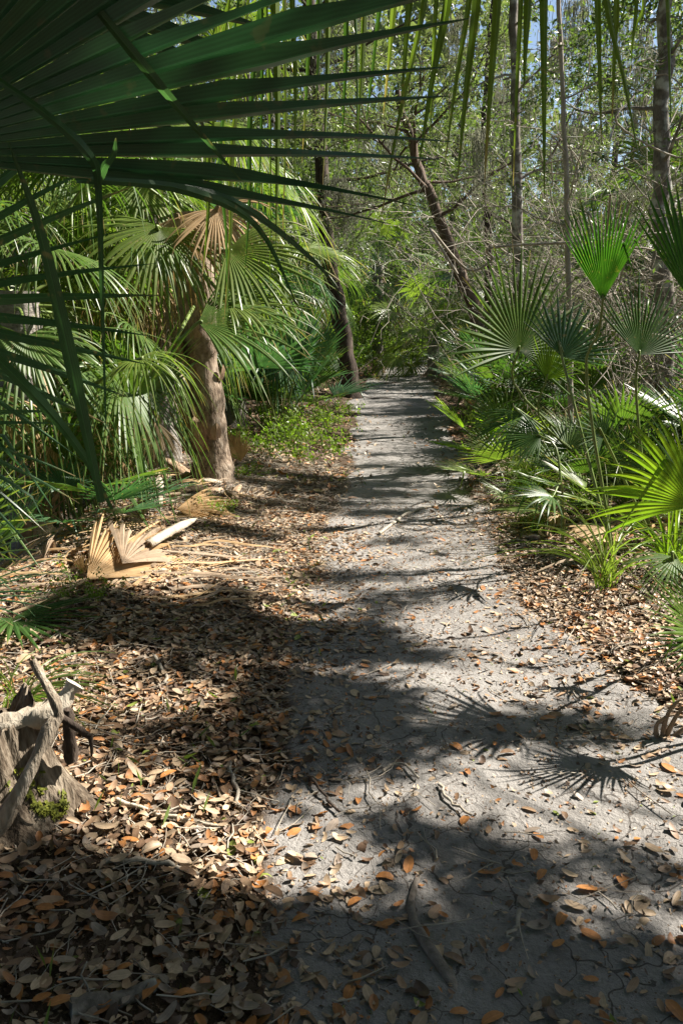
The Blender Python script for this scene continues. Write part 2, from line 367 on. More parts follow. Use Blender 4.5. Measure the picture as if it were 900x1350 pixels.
def soil_mat(name, sand):
    m, nt, out = mat_new(name); L = nt.links.new
    tc = nd(nt, 'ShaderNodeTexCoord'); X = tc.outputs['Object']
    at = nd(nt, 'ShaderNodeAttribute', attribute_name='lv'); sx = nd(nt, 'ShaderNodeSeparateXYZ'); L(at.outputs['Vector'], sx.inputs[0])
    def nz(s, d=4, r=.6):
        n = nd(nt, 'ShaderNodeTexNoise'); n.inputs['Scale'].default_value = s; n.inputs['Detail'].default_value = d; n.inputs['Roughness'].default_value = r; L(X, n.inputs['Vector']); return n.outputs[0]
    a, b, c, e = nz(1.7), nz(9, 6), nz(70, 4), nz(330, 2)
    if sand:
        f = math_(nt, 'ADD', math_(nt, 'ADD', math_(nt, 'MULTIPLY', a, .3), math_(nt, 'MULTIPLY', b, .35)), math_(nt, 'ADD', math_(nt, 'MULTIPLY', c, .2), math_(nt, 'MULTIPLY', e, .15)))
        r = ramp(nt, [(.33, (.14, .127, .117)), (.5, (.245, .230, .216)), (.68, (.345, .328, .312))]); L(f, r.inputs[0]); col = r.outputs[0]
        # duff fades in towards the margins (attribute) with a broken edge
        e2 = math_(nt, 'MULTIPLY', math_(nt, 'SUBTRACT', math_(nt, 'ADD', sx.outputs[0], math_(nt, 'MULTIPLY', math_(nt, 'SUBTRACT', b, .5), 1.1)), .28), 2.6, True)
        col = mixc(nt, e2, (.10, .068, .046), col)
        nv = nd(nt, 'ShaderNodeTexNoise'); nv.inputs['Scale'].default_value = 5; nv.inputs['Detail'].default_value = 3; L(X, nv.inputs['Vector'])
        va = nd(nt, 'ShaderNodeVectorMath', operation='MULTIPLY_ADD'); L(nv.outputs['Color'], va.inputs[0]); va.inputs[1].default_value = (.22, .22, .22); L(X, va.inputs[2])
        vo = nd(nt, 'ShaderNodeTexVoronoi', feature='DISTANCE_TO_EDGE'); vo.inputs['Scale'].default_value = 4.6; L(va.outputs[0], vo.inputs['Vector'])
        vo2 = nd(nt, 'ShaderNodeTexVoronoi', feature='DISTANCE_TO_EDGE'); vo2.inputs['Scale'].default_value = 13; L(va.outputs[0], vo2.inputs['Vector'])
        k1 = math_(nt, 'MULTIPLY', math_(nt, 'LESS_THAN', vo.outputs['Distance'], .011), math_(nt, 'GREATER_THAN', nz(2.6, 3), .47))
        k2 = math_(nt, 'MULTIPLY', math_(nt, 'LESS_THAN', vo2.outputs['Distance'], .016), math_(nt, 'GREATER_THAN', nz(3.7, 3), .56))
        crack = math_(nt, 'MAXIMUM', k1, k2)
        col = mixc(nt, math_(nt, 'MULTIPLY', crack, .8), col, (.07, .06, .052))
        h = math_(nt, 'SUBTRACT', math_(nt, 'ADD', math_(nt, 'MULTIPLY', b, .8), math_(nt, 'ADD', math_(nt, 'MULTIPLY', c, .5), math_(nt, 'MULTIPLY', e, .16))), math_(nt, 'MULTIPLY', crack, .35))
        # dark specks of bark and humus
        vs = nd(nt, 'ShaderNodeTexVoronoi'); vs.inputs['Scale'].default_value = 55; L(X, vs.inputs['Vector'])
        col = mixc(nt, math_(nt, 'MULTIPLY', math_(nt, 'LESS_THAN', vs.outputs['Distance'], .17), math_(nt, 'GREATER_THAN', nz(6, 2), .5)), col, (.13, .095, .07))
        bs, bd = .75, .03
    else:
        f = math_(nt, 'ADD', math_(nt, 'MULTIPLY', b, .5), math_(nt, 'ADD', math_(nt, 'MULTIPLY', c, .3), math_(nt, 'MULTIPLY', e, .2)))
        r = ramp(nt, [(.3, (.03, .02, .014)), (.52, (.10, .068, .045)), (.7, (.22, .16, .115))]); L(f, r.inputs[0]); col = r.outputs[0]
        h = f; bs, bd = 1., .05
    bp = nd(nt, 'ShaderNodeBump'); bp.inputs['Strength'].default_value = bs; bp.inputs['Distance'].default_value = bd; L(h, bp.inputs['Height'])
    p = nd(nt, 'ShaderNodeBsdfPrincipled'); L(col, p.inputs['Base Color']); p.inputs['Roughness'].default_value = .92; p.inputs['Specular IOR Level'].default_value = .15
    L(bp.outputs[0], p.inputs['Normal']); L(p.outputs[0], out.inputs[0]); return m
M_SAND = soil_mat('packed grey sand', True); M_DUFF = soil_mat('dark forest duff', False)

# ------------------------------------------------------------------ ground and path
def axis(lo, flo, fhi, hi, step, grow):
    mid = list(np.arange(flo, fhi, step)); up = [mid[-1]]; s = step
    while up[-1] < hi: s *= grow; up.append(up[-1] + s)
    dn = [mid[0]]; s = step
    while dn[-1] > lo: s *= grow; dn.append(dn[-1] - s)
    return np.array(dn[:0:-1] + mid + up[1:])
def grid(xs, ys, zf, lvf):
    Xg, Yg = np.meshgrid(xs, ys); Z = zf(Xg, Yg); nx = len(xs)
    V = np.stack([Xg, Yg, Z], -1).reshape(-1, 3)
    i = np.arange(len(ys) - 1)[:, None] * nx + np.arange(nx - 1)[None]
    return V, np.stack([i, i + 1, i + nx + 1, i + nx], -1).reshape(-1, 4), lvf(Xg, Yg)
mb = MB(); xs = axis(-160, -3, 3.4, 160, .045, 1.07); ys = axis(-60, 1.0, 5.5, 190, .045, 1.035)
V, F, lv = grid(xs, ys, gz, lambda x, y: np.stack([path_mask(x, y), x * 0, x * 0], -1))
mb.add(V, F, lv); ground = mb.build('ground', M_DUFF); tag(ground, 'dark leaf-strewn forest floor either side of the sandy path', 'ground', kind='structure')

RIDGE = [GP(*q)[:2] for q in ((430, 1108), (520, 1062), (600, 1018), (700, 980), (790, 966))]
def seg_dist(x, y, poly):
    best = np.full(x.shape, 9.)
    for a, b in zip(poly[:-1], poly[1:]):
        d = b - a; t = np.clip(((x - a[0]) * d[0] + (y - a[1]) * d[1]) / (d @ d), 0, 1)
        best = np.minimum(best, np.hypot(x - a[0] - t * d[0], y - a[1] - t * d[1]))
    return best
def path_z(x, y):
    m = path_mask(x, y)
    z = gz(x, y) + .030 * (m - .35) + .010 * fbm(x * 6, y * 6, 2) * m
    return z + .022 * np.exp(-(seg_dist(x, y, RIDGE) / .05) ** 2)
mb = MB(); ts = np.linspace(-.35, 1.35, 130); ys = axis(-4, 1.0, 6, 60, .022, 1.03)
l = np.interp(ys, ey, exl); r = np.interp(ys, ey, exr)
Xg = l[:, None] + (r - l)[:, None] * ts[None]; Yg = np.repeat(ys[:, None], len(ts), 1); nx = len(ts)
V = np.stack([Xg, Yg, path_z(Xg, Yg)], -1).reshape(-1, 3); i = np.arange(len(ys) - 1)[:, None] * nx + np.arange(nx - 1)[None]
mb.add(V, np.stack([i, i + 1, i + nx + 1, i + nx], -1).reshape(-1, 4), np.stack([path_mask(Xg, Yg), Xg * 0, Xg * 0], -1))
path = mb.build('path', M_SAND); tag(path, 'grey packed sand footpath running away between the palmettos', 'path', kind='structure')
def surf(x, y):
    return np.where(path_mask(x, y) > .35, path_z(x, y), gz(x, y))
def S(px, py, dz=0):
    p = G(px, py); p[2] = float(surf(np.array([p[0]]), np.array([p[1]]))[0]) + dz; return p

# ------------------------------------------------------------------ leaf litter
def litter(mb, x, y, z, size, wr, tilt, curl, rnd, k=4, rg=rng):
    n = len(x); az = rg.uniform(0, 6.283, n)
    nrmv = nrm(np.stack([tilt * rg.normal(size=n), tilt * rg.normal(size=n), np.ones(n)], -1))
    a = np.stack([np.cos(az), np.sin(az), np.zeros(n)], -1); a = nrm(a - nrmv * np.sum(a * nrmv, -1, keepdims=True)); b = np.cross(nrmv, a)
    s = np.linspace(0, 1, k); prof = (1 - np.abs(2 * s ** .88 - 1) ** 2.3) ** .72 if k > 3 else np.array([.12, 1., .12])
    if k > 4: s = np.array([0, .10, .32, .6, .86, 1.]) if k == 6 else s; prof = np.clip(1 - np.abs(2 * s ** .88 - 1) ** 2.3, 0, 1) ** .72
    c1 = curl * rg.normal(size=n); c2 = curl * .7 * np.abs(rg.normal(size=n)) + .03
    pos = np.stack([x, y, z], -1)
    X = pos[:, None] + a[:, None] * ((s - .5)[None] * size[:, None])[..., None] + nrmv[:, None] * (c1[:, None] * ((s - .5) ** 2)[None] * size[:, None] * 1.6)[..., None]
    w = (size * wr / 2)[:, None] * prof[None] + .0007
    V = np.stack([X - b[:, None] * w[..., None] + nrmv[:, None] * (w * c2[:, None])[..., None], X, X + b[:, None] * w[..., None] + nrmv[:, None] * (w * c2[:, None])[..., None]], 2)
    lv = np.zeros((n, k, 3, 3)); lv[..., 0] = [-1, 0, 1]; lv[..., 1] = s[None, :, None]; lv[..., 2] = rnd[:, None, None]
    base = (np.arange(n)[:, None] * k + np.arange(k - 1)[None]) * 3
    F = np.concatenate([np.stack([base + j, base + j + 1, base + j + 4, base + j + 3], -1).reshape(-1, 4) for j in (0, 1)])
    mb.add(V, F, lv)
def scatter(n, y0, y1, keep, margin=.5):
    out = []
    y = np.sqrt(rng.uniform(y0 ** 2, y1 ** 2, n)); x = rng.uniform(-1, 1, n) * (.52 * y + margin)
    k = rng.random(n) < keep(x, y); return x[k], y[k]
def dens(x, y):
    pin = path_in(x, y); m = path_mask(x, y)
    near = np.clip(1 - pin / .75, 0, 1)
    patch = np.clip(.5 + 1.6 * fbm(x * 1.3 + 8, y * 1.3, 3), .12, 1)
    left = sstep(.15, -.25, x + .35 - .0 * y) * sstep(3.6, 2.4, y)          # lower left corner is thick with leaves
    return np.where(m > .4, .014 + .36 * near ** 2 * patch + .3 * left * (pin < .5), np.clip(.22 + .62 * patch, 0, 1))
mb = MB()
x, y = scatter(125000, 1.0, 6.5, dens)
tallish = np.where(path_mask(x, y) > .4, .004, .022)
litter(mb, x, y, surf(x, y) + .002 + tallish * rng.random(len(x)), rng.normal(.036, .015, len(x)).clip(.012, .08), rng.uniform(.26, .56, len(x)), .26, .4, rng.random(len(x)), 6)
x, y = scatter(42000, 6.5, 14, dens, 1.0)
litter(mb, x, y, surf(x, y) + .004 + .02 * rng.random(len(x)), rng.normal(.07, .02, len(x)).clip(.03, .12), .42, .3, .5, rng.random(len(x)), 3)
x, y = scatter(26000, 14, 34, dens, 1.0)
litter(mb, x, y, surf(x, y) + .006 + .03 * rng.random(len(x)), rng.normal(.11, .03, len(x)).clip(.05, .2), .42, .3, .5, rng.random(len(x)), 3)
x, y = scatter(120000, 1.0, 7, lambda x, y: .25 + .75 * (path_mask(x, y) < .5))          # crumbs
litter(mb, x, y, surf(x, y) + .002 + .004 * rng.random(len(x)), rng.uniform(.006, .024, len(x)), rng.uniform(.2, .6, len(x)), .5, .6, rng.random(len(x)), 3)
lit = mb.build('leaf_litter', M_LITTER); tag(lit, 'thick layer of brown, tan and grey fallen oak leaves beside the path', 'leaf litter', kind='stuff')

mb = MB(); x, y = scatter(15000, 1.1, 9, lambda x, y: .10 + .9 * (path_mask(x, y) < .5))
for xx, yy in zip(x, y):
    az = rng.uniform(0, 6.28); Ln = rng.uniform(.04, .22) * (1.6 if yy > 4 else 1); k = 4; t = np.linspace(-.5, .5, k)
    px = xx + np.cos(az) * t * Ln + rng.normal(0, .006, k); py = yy + np.sin(az) * t * Ln + rng.normal(0, .006, k)
    tube(mb, np.stack([px, py, surf(px, py) + .006 + rng.uniform(0, .02)], -1), rng.uniform(.0008, .0028), 3)
tw = mb.build('twig_litter', M_TWIG); tag(tw, 'fine scatter of pale broken twigs and stems among the fallen leaves', 'twig litter', kind='stuff')

# 290 nearest leaves, each on its own
vars_o, vars_g = [], []
for lst, cols in ((vars_o, (.74, .80, .82, .65)), (vars_g, (.02, .2, .45, .9, .31))):
    for c in cols:
        for q in range(2):
            m_ = MB(); litter(m_, np.zeros(1), np.zeros(1), np.zeros(1), np.array([.049]), .43, .06, .3, np.array([c]), 8); lst.append(m_.mesh('fallen_leaf', M_LITTER))
cnt = 0
for zone, n, lst, tests, lab, grp in (
        ('sand', 80, vars_o, lambda px, py, pm: pm > .6, 'orange-brown oak leaf fallen flat on the bare grey sand of the path', 'orange leaves on the sandy path'),
        ('bank', 66, vars_o, lambda px, py, pm: pm <= .6, 'orange-brown oak leaf lying on top of the leaf litter beside the path', 'orange leaves on the leaf litter'),
        ('sandg', 40, vars_g, lambda px, py, pm: pm > .6, 'dull grey-tan oak leaf lying on the bare grey sand of the path', 'grey-tan leaves on the sandy path'),
        ('bankg', 85, vars_g, lambda px, py, pm: pm <= .6, 'dull grey-tan oak leaf lying on top of the leaf litter beside the path', 'grey-tan leaves on the leaf litter')):
    made = 0
    while made < n:
        px, py = rng.uniform(8, 892), 1342 - 560 * rng.random() ** 1.4
        p = G(px, py); pm = float(path_mask(p[:1], p[1:2])[0])
        if not tests(px, py, pm): continue
        o = link('fallen_leaf', lst[rng.integers(len(lst))], None, S(px, py, .008 if pm > .6 else .026)); o.rotation_euler = (rng.normal(0, .10), rng.normal(0, .10), rng.uniform(0, 6.28)); q_ = rng.uniform(.7, 1.3); o.scale = (q_, q_ * rng.uniform(.8, 1.15), q_)
        tag(o, lab, 'leaf', grp); made += 1

# ------------------------------------------------------------------ fallen sticks, roots
def stick(pix, r0, r1, label, mat=M_TWIG, name='fallen_stick', cat='stick', dz=.015, side=6, group=None, wob=.006):
    pts = np.array([S(px, py, dz) for px, py in pix])
    if name == 'tree_root': pts[-1][2] -= r1 * 2.2; pts[0][2] -= r0 * 1.5; pts[-2][2] -= r1 * .5
    pts = spline(pts, 10); pts[1:-1] += rng.normal(0, wob, (8, 3)) * [1, 1, .4]
    o0 = pts[0].copy(); mb = MB(); tube(mb, pts - o0, np.linspace(r0, r1, 10), side, caps=True, jag=.25); o = mb.build(name, mat); o.location = o0
    return tag(o, label, cat, group)
stick([(303, 1000), (308, 1030), (316, 1056)], .009, .006, 'short pale broken stick lying upright in the picture, left of the path middle')
stick([(405, 1015), (425, 1040), (448, 1062)], .006, .004, 'thin dark curved twig on the shaded sand at the left path margin', M_BARKD)
stick([(578, 1032), (595, 1048), (622, 1066)], .006, .004, 'bleached slender twig lying alone on the sunny sand', M_BLEACH)
stick([(205, 880), (215, 900), (222, 915)], .010, .007, 'stubby grey stick standing out of the shaded leaf litter')
stick([(140, 1145), (200, 1140), (262, 1150)], .009, .006, 'straight grey stick lying across the leaf litter below the stump')
stick([(155, 1062), (220, 1078), (300, 1084)], .008, .006, 'pale flat stick in the sunny leaves right of the stump', M_BLEACH)
stick([(95, 1348), (150, 1330), (205, 1306)], .022, .016, 'thick rotten branch piece in the bottom left corner', M_BARKG)
stick([(690, 1190), (680, 1215), (672, 1230)], .006, .003, 'small forked twig in the shadow on the cracked sand')
stick([(500, 700), (540, 672), (585, 662)], .012, .008, 'curved twig across the middle of the sandy path')
stick([(505, 1010), (530, 1000), (552, 1018)], .006, .004, 'tan grass stem lying at the shadow edge on the path')
stick([(330, 870), (262, 905), (240, 912)], .007, .004, 'long thin twig on the shaded left leaf bank')
stick([(20, 830), (110, 770), (190, 748), (300, 715)], .010, .005, 'long dry frond stalk sloping across the left bank', M_STALKD)
stick([(50, 850), (150, 800), (240, 770)], .009, .005, 'second dry frond stalk, lower one of the pair on the left bank', M_STALKD)
root_p = [(552, 1138), (543, 1165), (545, 1195), (560, 1230), (590, 1275), (612, 1305)]
stick(root_p, .008, .02, 'arched grey root breaking through the cracked sand in the foreground', M_ROOT, 'tree_root', 'root', .004, 8, wob=.006)
stick([(428, 1110), (520, 1063), (600, 1020), (700, 982), (760, 970)], .020, .014, 'long low root ridge crossing the sunlit sand diagonally', M_SAND, 'tree_root', 'root', -.012, 8, wob=.003)
stick([(770, 1160), (840, 1163), (905, 1160)], .010, .008, 'thin half-buried root at the right edge of the foreground sand', M_ROOT, 'tree_root', 'root', -.004, 6, wob=.003)
stick([(470, 522), (505, 524), (545, 520)], .06, .04, 'dark root hump crossing the far end of the path, nearer one', M_BARKD, 'tree_root', 'root', .0, 7, wob=.02)
stick([(485, 503), (510, 504), (540, 500)], .07, .04, 'dark root hump crossing the far end of the path, farther one', M_BARKD, 'tree_root', 'root', .0, 7, wob=.02)
stick([(610, 700), (560, 712), (520, 708)], .03, .012, 'grey root hump low across the middle of the path', M_ROOT, 'tree_root', 'root', -.012, 7, wob=.006)

# ------------------------------------------------------------------ frond library
def frond_meshes(kind, el, seed, mat, smat):
    """local: starts at the origin, heads along +X; returns (blade mesh, stalk mesh, merged mesh)"""
    rg = np.random.default_rng(seed); mb, st, mg = MB(), MB(), MB()
    e = R(el)
    if kind == 'palmetto':
        Lp, L, n, A, split, dr, tk, fo = rg.uniform(.5, .75), rg.uniform(.48, .6), 24, 105, .42, .18, .10, .4
    elif kind == 'sabal':
        Lp, L, n, A, split, dr, tk, fo = rg.uniform(.9, 1.3), rg.uniform(.85, 1.05), 40, 118, .42, 1.0, .35, .45
    elif kind == 'weeping':
        Lp, L, n, A, split, dr, tk, fo = rg.uniform(.8, 1.2), rg.uniform(.95, 1.2), 44, 125, .25, 2.6, .3, .4
    else:  # skirt: dead hanging frond
        Lp, L, n, A, split, dr, tk, fo = rg.uniform(.6, .9), rg.uniform(.7, .9), 30, 70, .35, 1.6, .5, .7
    pts = [np.zeros(3)]; d = np.array([math.cos(e), 0, math.sin(e)]); sag = .10 if kind == 'palmetto' else .16
    for i in range(7):
        d = nrm(d - np.array([0, 0, sag * (i / 6) * math.cos(e)]) + np.array([0, rg.normal(0, .02), 0])); pts.append(pts[-1] + d * Lp / 7)
    rad = np.linspace(.014, .006, 8) * (1.25 if kind != 'palmetto' else .7)
    D = nrm(d + np.array([0, 0, -.25 if kind != 'palmetto' else .05])); Sd = nrm(np.array([rg.normal(0, .12), 1, rg.normal(0, .25)])); N = np.cross(D, Sd)
    for b in (mb, mg):
        fan(b, pts[-1], D, N, L, n, -A, A, split, dr, tk, fo, 10, .3, .25 if kind == 'palmetto' else .1, np.random.default_rng(seed + 5), .5)
    tube(st, pts, rad, 5); tube(mg, pts, rad, 4, mat=1)
    return mb.mesh('frond', mat), st.mesh('stalk', smat), mg.mesh('frond', [mat, smat])
LIB = {}
def lib(kind, el, v, mat):
    el = int(round(el / 15.0) * 15); key = (kind, el, v, mat.name)
    if key not in LIB:
        LIB[key] = frond_meshes(kind, el, abs(hash((kind == 'sabal', kind == 'weeping', el, v))) % 9999, mat, M_STALKD if 'dry' in mat.name else M_STALK)
    return LIB[key]
def add_frond(root, kind, az, el, scale, mat, near, loc=(0, 0, 0), v=None):
    b, s, m = lib(kind, el, int(rng.integers(3)) if v is None else v, mat)
    if near:
        o = link('frond', b, root, loc, az, scale); link('stalk', s, o)
    else:
        o = link('frond', m, root, loc, az, scale)
    return o
def base_at(x, y, dz=0): return np.array([x, y, float(gz(x, y)) + dz])

def palmetto(x, y, nf, scale, mat, label, group=None, els=(25, 80), near=None, name='saw_palmetto', kind='palmetto', cat='palmetto', az0=None, dead=1):
    p = base_at(x, y); root = empty(name, p, label, cat, group)
    near = (y < 9) if near is None else near
    a = rng.uniform(0, 6.28)
    for i in range(nf):
        az = a + i * 2.4 + rng.normal(0, .25); el = els[0] + (els[1] - els[0]) * rng.random()
        add_frond(root, kind, az, el, scale * rng.uniform(.8, 1.15), mat, near, (rng.normal(0, .04), rng.normal(0, .04), 0))
    for i in range(dead):
        add_frond(root, 'skirt', rng.uniform(0, 6.28), -15 - 15 * rng.integers(0, 2), scale * .7, M_DRYG, near, (0, 0, .35 * scale))
    return root

def palm_trunk(root, pts, r, mat, boots=0, rb=None, seed=0, name='trunk'):
    mb = MB(); pts = spline(np.array(pts, float), 26); rr = np.full(26, r) * (1 + .06 * rng.normal(size=26)); rr[:3] *= (1.35, 1.2, 1.08)
    tube(mb, pts, rr, 18, jag=.14); o = mb.build(name, mat, root)
    for i in range(boots):                                     # old leaf bases still clasping the trunk
        t = i / max(boots - 1, 1); q = pts[int(t * 24) + 1]; az = i * 2.4 + rng.normal(0, .2)
        b = MB(); d = np.array([math.cos(az), math.sin(az), 0]); pp = np.array([q + d * r * .8, q + d * (r + .035) + [0, 0, .12], q + d * (r + .10 + .04 * rng.random()) + [0, 0, .26 + .1 * rng.random()]])
        strip(b, pp, .13, d, .4, 8, rng.random(), 1., .35, belly=.7); b.build('leaf_base', M_BOOT, root)
    return o

def sabal(x, y, h, nf, scale, mat, label, group=None, els=(-40, 70), kind='sabal', near=None, trunk_mat=None, lean=(0, 0), skirt=6, boots=0, r=.16, name='cabbage_palm'):
    p = base_at(x, y, -.05); root = empty(name, p, label, 'palm', group); near = (y < 9) if near is None else near
    top = np.array([lean[0], lean[1], h])
    if h > .3: palm_trunk(root, [(0, 0, 0), tuple(top * .5 + np.array([lean[0] * -.1, 0, 0])), tuple(top)], r, trunk_mat or M_PTRUNK, boots)
    a = rng.uniform(0, 6.28)
    for i in range(nf):
        t = i / max(nf - 1, 1); el = els[1] + (els[0] - els[1]) * t + rng.normal(0, 6); az = a + i * 2.4 + rng.normal(0, .15)
        add_frond(root, kind, az, el, scale * rng.uniform(.85, 1.1), mat if rng.random() < .85 else M_SABALY, near, top + np.array([math.cos(az), math.sin(az), 0]) * .08 - [0, 0, .25 * t])
    for i in range(skirt):
        az = rng.uniform(0, 6.28); add_frond(root, 'skirt', az, -60 + 15 * rng.integers(0, 2), scale * .95, M_DRY if rng.random() < .5 else M_DRYG, near, top + np.array([math.cos(az), math.sin(az), 0]) * .12 - [0, 0, .3])
    return root

# ------------------------------------------------------------------ trees
def poly(rg, p, d, L, k, wander, grav):
    pts = [np.array(p, float)]; d = nrm(d)
    for i in range(k - 1):
        d = nrm(d + rg.normal(0, wander, 3) + np.array([0, 0, grav])); pts.append(pts[-1] + d * L / (k - 1))
    return np.array(pts), d
def tree_meshes(seed, tpts, r0, r1, n1, L1, n2, n3, leaf, nl, lsize, wr, t0=.35, up=.35, wander=.16, matw=M_BARKG, matl=M_OAK, droop=-.02, twig_r=.004, sprayw=.10):
    rg = np.random.default_rng(seed); tr, br, lf = MB(), MB(), MB(); T = spline(tpts, 22)
    T[1:-1] += rg.normal(0, r0 * .12, (20, 3)); tube(tr, T, np.linspace(r0, r1, 22) * np.concatenate([[1.5, 1.2], np.ones(20)]), 12, jag=.12)
    H = T[-1][2]; pos, drs = [], []
    for i in range(n1):
        t = t0 + (1 - t0) * (i + rg.random()) / n1; q = T[min(int(t * 21), 21)]; az = i * 2.4 + rg.normal(0, .4)
        d = np.array([math.cos(az), math.sin(az), up + rg.normal(0, .25)]); Lb = L1 * rg.uniform(.7, 1.2) * (1.15 - .6 * (t - t0) / (1 - t0))
        b, _ = poly(rg, q, d, Lb, 9, wander, .02); rb = max(r0 * .3 * (1.1 - t * .6), .009); tube(br, b, np.linspace(rb, rb * .25, 9), 6)
        for j in range(n2):
            s = rg.uniform(.25, 1); q2 = b[int(s * 8)]; d2 = nrm(nrm(b[-1] - b[0]) + rg.normal(0, .75, 3)); L2 = Lb * rg.uniform(.3, .55)
            c, _ = poly(rg, q2, d2, L2, 7, wander * 1.3, droop); tube(br, c, np.linspace(rb * .32, twig_r, 7), 4)
            for m in range(n3):
                q3 = c[rg.integers(1, 7)]; d3 = nrm(nrm(c[-1] - c[0]) + rg.normal(0, .8, 3)); L3 = L2 * rg.uniform(.3, .7)
                e, _ = poly(rg, q3, d3, L3, 5, wander * 1.6, droop * 2); tube(br, e, np.linspace(twig_r * .8, twig_r * .35, 5), 3)
                if nl:
                    k = rg.poisson(nl); u = rg.random(k) * 4; i0 = np.minimum(u.astype(int), 3); fr = (u - i0)[:, None]
                    pos.append(e[i0] * (1 - fr) + e[i0 + 1] * fr + rg.normal(0, sprayw * L3, (k, 3))); drs.append(nrm(e[-1] - e[0]) + rg.normal(0, .7, (k, 3)))
    if nl:
        pos = np.concatenate(pos); leaves(lf, pos, np.concatenate(drs), lsize * rg.uniform(.6, 1.3, len(pos)), wr, rg)
    return tr.mesh('trunk', matw), br.mesh('branches', matw), (lf.mesh('crown', matl) if nl else None)
def tree(ms, loc, label, rz=0, scale=1., group=None, name='tree', cat='tree'):
    root = empty(name, loc, label, cat, group); root.rotation_euler = (0, 0, rz); root.scale = (scale,) * 3
    link('trunk', ms[0], root); link('branches', ms[1], root)
    if ms[2]: link('crown', ms[2], root)
    return root
def shrub_meshes(seed, ns, h, spread, nb, nl, lsize, wr, matw, matl, r=.008, arch=-.06, wander=.16, sub=2):
    rg = np.random.default_rng(seed); br, lf = MB(), MB(); pos, drs = [], []
    for i in range(ns):
        az = rg.uniform(0, 6.28); d = np.array([math.cos(az) * spread, math.sin(az) * spread, 1]); L = h * rg.uniform(.6, 1.25)
        b, _ = poly(rg, rg.normal(0, .12, 3) * [1, 1, 0], d, L, 11, wander, arch); rr = r * rg.uniform(.5, 1.2); tube(br, b, np.linspace(rr, rr * .3, 11), 4)
        for j in range(nb):
            q = b[rg.integers(3, 11)]; c, _ = poly(rg, q, nrm(b[-1] - b[0]) + rg.normal(0, .8, 3), L * rg.uniform(.2, .5), 7, wander * 1.4, arch); tube(br, c, np.linspace(rr * .5, rr * .2, 7), 3)
            tw = [c]
            for m in range(sub):
                e, _ = poly(rg, c[rg.integers(2, 7)], nrm(c[-1] - c[0]) + rg.normal(0, .9, 3), L * rg.uniform(.08, .22), 5, wander * 1.5, arch); tube(br, e, np.linspace(rr * .3, rr * .15, 5), 3); tw.append(e)
            if nl:
                for e in tw:
                    k = rg.poisson(nl); u = rg.random(k) * (len(e) - 1); i0 = np.minimum(u.astype(int), len(e) - 2); fr = (u - i0)[:, None]
                    pos.append(e[i0] * (1 - fr) + e[i0 + 1] * fr + rg.normal(0, .025, (k, 3))); drs.append(rg.normal(0, 1, (k, 3)) + [0, 0, .3])
    if nl: pos = np.concatenate(pos); leaves(lf, pos, np.concatenate(drs), lsize * rg.uniform(.6, 1.3, len(pos)), wr, rg)
    return br.mesh('stems', matw), (lf.mesh('foliage', matl) if nl else None)
def shrub(ms, loc, label, rz=0, scale=1., group=None, name='shrub', cat='shrub'):
    root = empty(name, loc, label, cat, group); root.rotation_euler = (0, 0, rz); root.scale = (scale,) * 3
    link('stems', ms[0], root)
    if ms[1]: link('foliage', ms[1], root)
    return root
def hang_tree(pixpts, r0, r1, label, Y, mats, **kw):
    pts = np.array([P(px, py, yy) for (px, py), yy in zip(pixpts, Y)]); pts[0][2] = float(gz(pts[0][0], pts[0][1])) - .05
    return tree(tree_meshes(tpts=pts - pts[0], r0=r0, r1=r1, **kw, **mats), pts[0], label)

#@@HERO
# leading trunks
hang_tree([(462, 524), (452, 440), (432, 330), (420, 180), (408, 20), (398, -140)], .19, .10, 'dark rough trunk standing at the left edge of the far path', [17.5] * 6, dict(matw=M_BARKD, matl=M_CEDAR),
          seed=21, n1=12, L1=3.2, n2=6, n3=7, leaf='n', nl=26, lsize=.11, wr=.16, t0=.55)
hang_tree([(648, 520), (632, 440), (605, 355), (572, 275), (552, 225), (536, 170), (524, 120)], .14, .05, 'brown trunk leaning left over the path behind the big fan frond', [15] * 7, dict(matw=M_BARKB, matl=M_CEDAR),
          seed=22, n1=11, L1=2.4, n2=6, n3=7, leaf='n', nl=22, lsize=.10, wr=.16, t0=.5)
hang_tree([(684, 480), (682, 330), (680, 200), (678, 80), (676, -60), (672, -200)], .085, .05, 'slim straight trunk with grey mottled bark right of the leaning trunk', [12] * 6, dict(matw=M_BARKG, matl=M_OAK),
          seed=23, n1=9, L1=1.6, n2=5, n3=5, leaf='o', nl=7, lsize=.06, wr=.4, t0=.3)
hang_tree([(752, 612), (751, 500), (749, 380), (746, 250), (740, 100), (735, -60)], .034, .02, 'thin pale sapling stem standing among the right palmettos', [8.6] * 6, dict(matw=M_TWIG, matl=M_OAK),
          seed=24, n1=9, L1=1.1, n2=4, n3=4, leaf='o', nl=5, lsize=.055, wr=.4, t0=.45)
hang_tree([(648, 360), (642, 300), (636, 220), (640, 120), (650, 0)], .09, .05, 'dark thin trunk between the leaning trunk and mottled trunk', [19] * 5, dict(matw=M_BARKD, matl=M_CEDAR),
          seed=25, n1=9, L1=2.4, n2=5, n3=6, leaf='n', nl=18, lsize=.10, wr=.16, t0=.3)
hang_tree([(880, 520), (875, 400), (870, 260), (872, 120), (880, -40)], .12, .07, 'rough brown trunk at the right border behind the vine tangle', [9.5] * 5, dict(matw=M_BARKG, matl=M_OAK),
          seed=26, n1=8, L1=1.4, n2=4, n3=4, leaf='o', nl=5, lsize=.06, wr=.4, t0=.35)

